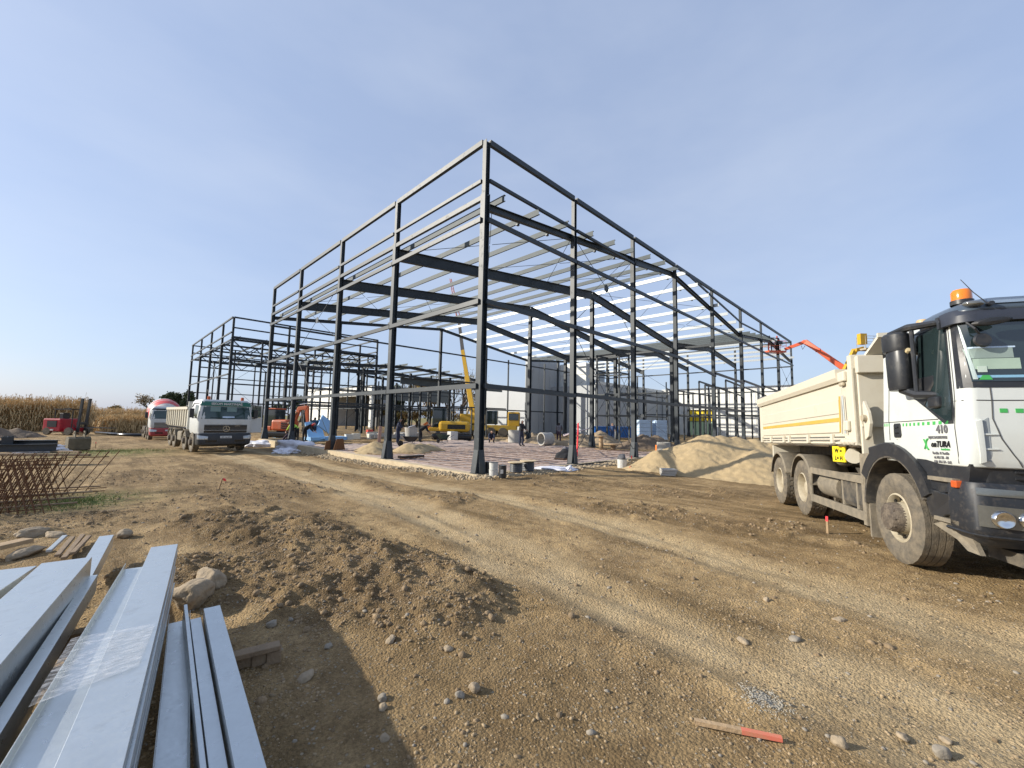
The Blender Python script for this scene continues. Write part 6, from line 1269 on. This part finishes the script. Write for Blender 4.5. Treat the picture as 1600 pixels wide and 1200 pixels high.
# ------------------------------------------------------------------ people
def person(label, px, py, face, top, legs, inside=True, pose='stand', hood=None, h=1.76, hands=None, loc=None, parent_z=None, lean=0.):
    """face: heading of the body in radians, world z rotation"""
    p = loc if loc is not None else on(px, py, inside); k = h/1.76
    J = {}
    if pose in ('stand', 'work'):
        ln = R(lean); pel = Vector((0, 0, .95)); sp_ = lambda d: pel+Vector((math.sin(ln)*d, 0, math.cos(ln)*d))
        J.update(pel=pel, wai=sp_(.18), che=sp_(.40), nec=sp_(.56), hd0=sp_(.64)+Vector((.03, 0, 0)), hd1=sp_(.80)+Vector((.04+.04*ln, 0, 0)))
        for s_, n in ((1, 'l'), (-1, 'r')):
            J['hip'+n] = pel+Vector((0, s_*.10, -.05)); J['kne'+n] = Vector((.03+.05*s_, s_*.13, .50)); J['ank'+n] = Vector((.03*s_, s_*.15, .09)); J['toe'+n] = Vector((.17+.03*s_, s_*.18, .04))
            sh = sp_(.50)+Vector((0, s_*.19, 0)); J['sho'+n] = sh
            if pose == 'stand' and not lean: J['elb'+n] = sh+Vector((-.04, s_*.10, -.28)); J['han'+n] = J['elb'+n]+Vector((.16, -s_*.06, -.18))
            else: J['elb'+n] = sh+Vector((.10, s_*.08, -.25)); J['han'+n] = J['elb'+n]+Vector((.20, -s_*.08, -.12 if lean < 30 else -.22))
    else:   # crouch
        pel = Vector((-.10, 0, .32)); J.update(pel=pel, wai=Vector((-.06, 0, .48)), che=Vector((.08, 0, .68)), nec=Vector((.20, 0, .80)), hd0=Vector((.26, 0, .87)), hd1=Vector((.34, 0, 1.0)))
        for s_, n in ((1, 'l'), (-1, 'r')):
            J['hip'+n] = pel+Vector((0, s_*.10, 0)); J['kne'+n] = Vector((.28, s_*.20, .46)); J['ank'+n] = Vector((.06, s_*.17, .09)); J['toe'+n] = Vector((.24, s_*.20, .04)); J['sho'+n] = Vector((.16, s_*.19, .72)); J['elb'+n] = Vector((.34, s_*.24, .50)); J['han'+n] = Vector((.48, s_*.10, .30))
    B = [('pel', 'wai'), ('wai', 'che'), ('che', 'nec'), ('nec', 'hd0'), ('hd0', 'hd1')]
    for n in 'lr': B += [('pel', 'hip'+n), ('hip'+n, 'kne'+n), ('kne'+n, 'ank'+n), ('ank'+n, 'toe'+n), ('che', 'sho'+n), ('sho'+n, 'elb'+n), ('elb'+n, 'han'+n)]
    rad = dict(pel=.18, wai=.165, che=.20, nec=.07, hd0=.095, hd1=.105, hip=.125, kne=.085, ank=.065, toe=.05, sho=.10, elb=.07, han=.045)
    names = list(J); me = bpy.data.meshes.new('person'); me.from_pydata([J[n]*k for n in names], [(names.index(a), names.index(b)) for a, b in B], []); o = bpy.data.objects.new('person', me); col.objects.link(o)
    md = o.modifiers.new('skin', 'SKIN'); md.use_smooth_shade = True
    if not me.skin_vertices: 
        bm = bmesh.new(); bm.from_mesh(me); bm.verts.layers.skin.verify(); bm.to_mesh(me); bm.free()
    for i, n in enumerate(names):
        r = rad.get(n, rad.get(n[:3], .05))*k; sv = me.skin_vertices[0].data[i]; sv.radius = (r, r*(1.15 if n in ('che', 'wai', 'pel') else 1)); sv.use_root = (n == 'pel')
    ss = o.modifiers.new('sub', 'SUBSURF'); ss.levels = 1; ss.render_levels = 1
    dg_ = bpy.context.evaluated_depsgraph_get(); me2 = bpy.data.meshes.new_from_object(o.evaluated_get(dg_)); o.modifiers.clear(); o.data = me2; me2.name = 'person'
    bm = bmesh.new(); bm.from_mesh(me2)
    def addtube(pts, rs, n=5):
        t = MB().tube(pts, rs, n); vs = [bm.verts.new(v) for v in t.v]
        for f in t.f:
            try: bm.faces.new([vs[i] for i in f]).smooth = True
            except Exception: pass
    for n in 'lr':
        hd = J['han'+n]*k; d = (J['han'+n]-J['elb'+n]).normalized(); sd = d.cross(Vector((0, 0, 1))); sd = sd.normalized() if sd.length > .05 else Vector((0, 1, 0)); q = d.cross(sd)
        for i, (of, ln_) in enumerate(((-.028, .07), (-.01, .085), (.01, .08), (.027, .06))): a = hd+sd*of+d*.02; addtube([a, a+d*ln_*.55, a+d*ln_*.9+q*.03], [.010, .009, .006])
        a = hd+sd*-.03; addtube([a, a-sd*.03+d*.02, a-sd*.035+d*.055], [.011, .010, .007])
    hc = (J['hd0']+J['hd1'])*.5*k; fw = Vector((1, 0, 0)); addtube([hc+fw*.085, hc+fw*.118+Vector((0, 0, -.02))], [.02, .008])
    bm.to_mesh(me2); bm.free(); me2.materials.clear()
    for m in (top, legs, skin, hood or hair, blackcl): me2.materials.append(m)
    for f in me2.polygons:
        c = Vector(f.center)/k; best = min(B, key=lambda b: (lambda a, e: (c-(a+(e-a)*max(0, min(1, (c-a).dot(e-a)/max(1e-9, (e-a).length_squared))))).length-.5*rad.get(b[1], rad.get(b[1][:3], .05)))(J[b[0]], J[b[1]]))
        b1 = best[1]; mi = 0
        if b1[:3] in ('kne', 'hip'): mi = 1
        elif b1[:3] == 'ank': mi = 1
        elif b1[:3] == 'toe': mi = 4
        elif b1 in ('hd0', 'hd1'):
            rel = c-(J['hd0']+J['hd1'])*.5; mi = 3 if (rel.z > .045 or rel.x < -.01) else 2
        elif b1[:3] == 'han' and (c-J[b1]).length < .09: mi = 2
        elif b1 == 'wai' and c.z < J['pel'].z+.06 and pose != 'crouch': mi = 1
        if (c-J['hanl']).length < .09 or (c-J['hanr']).length < .09: mi = 2
        f.material_index = mi; f.use_smooth = True
    o.location = p; o.rotation_euler = (0, 0, face); return tag(o, label, 'person')
def toward(px): d = ray(px, 650); return math.atan2(d.y, d.x)       # heading away from the camera
rt = math.atan2(R_.y, R_.x)
person('man in grey shirt and plum trousers standing with his back to us beyond the pipe', 873, 692, toward(873)-.2, greycl, plum, pose='work', lean=8, h=1.72)
person('man in black jacket standing beside the lying concrete pipe ring', 814, 697, rt-.5, blackcl, skyd, pose='work', lean=4, h=1.86)
person('worker in navy crouching on the rubble left of the standing man', 768, 692, toward(768)+math.pi, navy, navy, pose='crouch', h=1.7)
person('man in dark overalls facing the grey mixing tub', 621, 693, rt+.2, navy, navy, pose='work', lean=8, h=1.8)
person('worker in dark clothes bending over with a shovel behind the mixing tub', 656, 691, rt+.1, blackcl, blackcl, pose='work', lean=55, h=1.75)
person('man in teal jacket seen from behind, holding a blue board', 489, 688, toward(490)-.3, teal, navy, pose='work', lean=14, h=1.8, hood=hair)
person('worker with red hood bending over behind the tilted blue board', 475, 690, rt+.1, blackcl, blackcl, pose='work', lean=60, h=1.7, hood=redcl)
person('worker with bright yellow collar bending beside the third left column', 463, 689, rt+math.pi, hiviz, blackcl, pose='work', lean=55, h=1.7)
person('crouching worker in dark clothes at the foot of the fourth left column', 453, 696, rt+math.pi, plum, navy, False, pose='crouch', h=1.8)
person('man in blue work clothes standing in front of the blue skip', 957, 688, toward(957)+math.pi, bluecl, bluecl, h=1.75)
person('distant worker in navy behind the orange excavator arm', 435, 679, rt, navy, navy, False, pose='work', lean=10, h=1.75)
bz = cb+Vector((0, 0, .0)); 
person('left worker in navy standing in the basket of the red boom lift', 0, 0, rt+math.pi/2, navy, navy, loc=bz-R0_*.45, pose='work', lean=5, h=1.78, hood=navy)
person('right worker in red hard hat standing in the basket of the red boom lift', 0, 0, rt+math.pi/2+.4, plum, blackcl, loc=bz+R0_*.35, h=1.75, hood=redcl)
q = on(660, 691, True); tag(MB().tube([(q.x, q.y, 1.35), (q.x+.6, q.y-.9, .03)], .022, 6).build('shovel', wood), 'long handled shovel slanting down beside the bending worker', 'shovel')

# ------------------------------------------------------------------ corn, trees, grass
def corn(name, label, x0, x1, y0, y1, n, h, m, edge=None, seed=0):
    rg = np.random.default_rng(seed); x = rg.uniform(x0, x1, n); y = y0+(y1-y0)*rg.random(n)**1.7; 
    if edge is not None: k = edge(x, y); x, y = x[k], y[k]; n = len(x)
    z = ground_h(x, y); hh = h*rg.normal(1, .09, n)*(1+.12*fbm(x, y, 6, 2, seed)); V = []; F = []; off = 0
    lx, ly = rg.normal(0, .10, n), rg.normal(0, .10, n)
    def quads(P):     # P (n,4,3)
        nonlocal off
        V.append(P.reshape(-1, 3)); F.append(np.arange(off, off+P.shape[0]*4).reshape(-1, 4)); off += P.shape[0]*4
    a = rg.uniform(0, 6.28, n); w = .022
    b0 = np.stack([x, y, z], -1); t0 = np.stack([x+lx*hh*.5, y+ly*hh*.5, z+hh], -1); sx = np.stack([np.cos(a)*w, np.sin(a)*w, a*0], -1)
    quads(np.stack([b0-sx, b0+sx, t0+sx*.4, t0-sx*.4], 1)); sx2 = np.stack([-np.sin(a)*w, np.cos(a)*w, a*0], -1); quads(np.stack([b0-sx2, b0+sx2, t0+sx2*.4, t0-sx2*.4], 1))
    for j in range(8):
        f = (.16+.10*j+rg.uniform(-.04, .04, n))[:, None]; c = b0*(1-f)+t0*f; a = rg.uniform(0, 6.28, n); L1 = (rg.uniform(.25, .5, n)*h/2.6)[:, None]; d = np.stack([np.cos(a), np.sin(a), a*0], -1); s_ = np.stack([-np.sin(a), np.cos(a), a*0], -1)*.038
        up = np.stack([a*0, a*0, rg.uniform(.05, .35, n)], -1); m1 = c+d*L1*.55+up*.7; e = c+d*L1*1.15+np.stack([a*0, a*0, -rg.uniform(.05, .55, n)], -1)
        quads(np.stack([c-s_, c+s_, m1+s_, m1-s_], 1)); quads(np.stack([m1-s_, m1+s_, e+s_*.2, e-s_*.2], 1))
    for j in range(3):
        a = rg.uniform(0, 6.28, n); d = np.stack([np.cos(a)*.12, np.sin(a)*.12, .28+a*0], -1); s_ = np.stack([-np.sin(a), np.cos(a), a*0], -1)*.012; quads(np.stack([t0-s_, t0+s_, t0+d+s_, t0+d-s_], 1))
    o = npmesh(name, np.concatenate(V), np.concatenate(F), m); return tag(o, label, 'corn', kind='stuff')
corn('corn_field', 'tall dry tan corn standing behind the red forklift', -45, -9.0, 60, 82, 8500, 3.15, cornm, lambda x, y: x < -10.2+(y-60)*.03, 1)
corn('corn_field', 'lower dry corn patch between the forklift and the mixer', -9.2, 4, 51.5, 66, 3000, 1.55, cornm, None, 2)
corn('corn_field', 'distant brown corn strip on the horizon left of the mixer', -30, 20, 118, 150, 5200, 2.7, cornm, None, 3)
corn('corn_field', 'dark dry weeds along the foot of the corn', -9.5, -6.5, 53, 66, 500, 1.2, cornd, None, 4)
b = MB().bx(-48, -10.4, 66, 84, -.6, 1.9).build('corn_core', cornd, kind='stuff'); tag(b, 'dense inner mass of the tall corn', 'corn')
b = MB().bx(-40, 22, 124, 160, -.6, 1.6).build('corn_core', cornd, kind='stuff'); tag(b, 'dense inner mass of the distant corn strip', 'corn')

def tree(label, px, D, h, w, m, dens=1400, conifer=False, bare=False, seed=0, leaf=.22, loc=None, name='tree'):
    rg = random.Random(seed); p = loc or atd(px, 650, D); t = thing(name, label, 'tree' if name != 'bush' else 'bush', (p.x, p.y, gh(p.x, p.y)-.1)); b = MB(); tips = []
    def grow(a, d, L_, r, lv):
        k = a+d*L_; mid = a+d*L_*.5+Vector((rg.gauss(0, .06), rg.gauss(0, .06), 0))*L_; b.tube([a, mid, k], [r, r*.85, r*.62], 5 if lv < 2 else 3); tips.append((k, lv)); tips.append((mid, lv))
        if lv >= (5 if bare else 4): return
        for _ in range(3 if lv < 3 else (3 if bare else 2)):
            nd = (d+Vector((rg.gauss(0, .5), rg.gauss(0, .5), rg.gauss(.12, .3)))*(.75 if not bare else .62)).normalized(); grow(a+d*L_*rg.uniform(.55, 1), nd, L_*rg.uniform(.55, .8), r*.55, lv+1)
    if conifer:
        b.tube([(0, 0, 0), (0, 0, h*.98)], [h*.02, .02], 6)
        for i in range(60): z = h*(.08+.88*i/60); a = i*2.4; rr = w*.5*(1-z/h)**.8*rg.uniform(.7, 1.05); e = Vector((rr*math.cos(a), rr*math.sin(a), z-rr*.15)); b.tube([(0, 0, z), e], [.04, .01], 3); tips += [(e, 4), (e*.6+Vector((0, 0, z*.4)), 4)]
    else: grow(Vector((0, 0, 0)), Vector((rg.gauss(0, .04), rg.gauss(0, .04), 1)).normalized(), h*.30, h*.024+.03, 0)
    mz = max(q[0].z for q in tips); mr_ = max(math.hypot(q[0].x, q[0].y) for q in tips) or 1
    if not conifer:
        sc = Vector((w*.5/mr_, w*.5/mr_, h/mz)); b.v = [(v[0]*sc.x, v[1]*sc.x, v[2]*sc.z) for v in b.v]; tips = [(Vector((q.x*sc.x, q.y*sc.x, q.z*sc.z)), l) for q, l in tips]
    b.build('trunk', bark, t)
    T_ = [q for q, l in tips if l >= 3]; V = []; F = []
    for i in range(dens):
        c = rg.choice(T_)+Vector((rg.gauss(0, 1), rg.gauss(0, 1), rg.gauss(0, .8)))*(w*.055); n = Vector((rg.gauss(0, 1), rg.gauss(0, 1), rg.gauss(0, 1))).normalized(); a = n.orthogonal().normalized()*leaf*rg.uniform(.6, 1.4); c2 = n.cross(a); k = len(V); V += [c-a, c+c2*.6, c+a, c-c2*.6]; F.append((k, k+1, k+2, k+3))
    if F: npmesh('crown', V, F, m, parent=t)['kind'] = 'stuff'
    return t
tree('bare pale tree, leftmost of the tree group above the mixer', 234, 150, 8.6, 11, leafb, 500, bare=True, seed=1, leaf=.25)
tree('round dark tree second from left in the group above the mixer', 254, 150, 9.2, 9, leafg, 2600, seed=2, leaf=.4)
tree('pointed dark conifer in the group above the mixer', 275, 150, 9.4, 8, leafg, 2600, conifer=True, seed=3, leaf=.4)
tree('dark conifer right of the pointed one, partly behind the rear frame', 293, 150, 10.2, 9, leafg, 2600, conifer=True, seed=4, leaf=.4)
tree('small far round tree on the horizon above the corn', 180, 420, 8, 16, leafb, 900, seed=5, leaf=.9)
k = 10
for (px, D, h, w, kind, lb) in ((722, 92, 13.0, 14, 'bare', 'large bare tree rising behind the yellow crane boom'), (700, 96, 12.5, 13, 'bare', 'bare tree left of the crane boom'), (672, 94, 10.5, 9, 'yel', 'thin yellowing tree behind the low link frame'), (655, 98, 11.5, 9, 'bare', 'bare slender tree behind the bending worker'),
                                (640, 90, 9, 7, 'yel', 'yellow brown tree right of the green one'), (620, 92, 9.5, 6, 'con', 'dark green tree between the second and inner columns'), (598, 95, 6.5, 7, 'aut', 'low brown autumn tree left of the second left column'), (745, 99, 11, 11, 'bare', 'bare tree right of the crane boom'), (685, 88, 8, 7, 'aut', 'brown leaved tree above the yellow excavator'), (455, 120, 6.5, 12, 'gre', 'dark green hedge tree seen through the left bays'), (470, 118, 7, 10, 'gre', 'dark green tree left of the white loading hall')):
    tree(lb, px, D, h, w, {'bare': leafb, 'yel': leafy, 'con': leafg, 'aut': leafb, 'gre': leafg}[kind], {'bare': 1500, 'yel': 1300, 'con': 1800, 'aut': 1500, 'gre': 1800}[kind], conifer=kind == 'con', bare=kind == 'bare', seed=k, leaf=.13 if kind == 'bare' else .24 if kind != 'gre' else .35); k += 1
for (px, D, h, w, m, lb) in ((590, 90, 4.6, 5, leafy, 'yellow autumn bush left of the second left column'), (605, 92, 3.6, 5, leafb, 'brown bush under the canopy edge'), (650, 84, 3.4, 6, leafb, 'brown bush behind the mixing tub'), (672, 82, 3.6, 5, leafy, 'straw coloured bush left of the yellow excavator'), (700, 84, 3.4, 7, leafb, 'brown bush behind the excavator'), (630, 85, 3.2, 6, leafy, 'straw coloured bush right of the second column')):
    tree(lb, px, D, h, w, m, 900, seed=k, leaf=.2, name='bush'); k += 1
def hedge_h(x, y): return ground_h(x, y)
gb = lambda cx, cy, sx, sy: (lambda rg, n: (rg.normal(cx, sx, n), rg.normal(cy, sy, n)))
def grass(label, cx, cy, sx, sy, n, h, seed):
    rg = np.random.default_rng(seed); x, y = rg.normal(cx, sx, n), rg.normal(cy, sy, n); z = ground_h(x, y); a = rg.uniform(0, 6.28, n); w = .006+.004*rg.random(n); hh = h*rg.uniform(.5, 1.3, n); l = rg.normal(0, .4, (n, 2))*hh[:, None]
    P = np.stack([np.stack([x-np.cos(a)*w, y-np.sin(a)*w, z], -1), np.stack([x+np.cos(a)*w, y+np.sin(a)*w, z], -1), np.stack([x+l[:, 0], y+l[:, 1], z+hh], -1)], 1); o = npmesh('grass', P.reshape(-1, 3), np.arange(n*3).reshape(-1, 3), grassm); return tag(o, label, 'grass', kind='stuff')
grass('patch of green grass at the right end of the rusty rebar trestles', -9.55, 1.9, .35, .5, 900, .06, 5)
grass('strip of green grass between the digger bucket and the mixer', -8.6, 21, 1.2, 1.2, 2200, .08, 6)
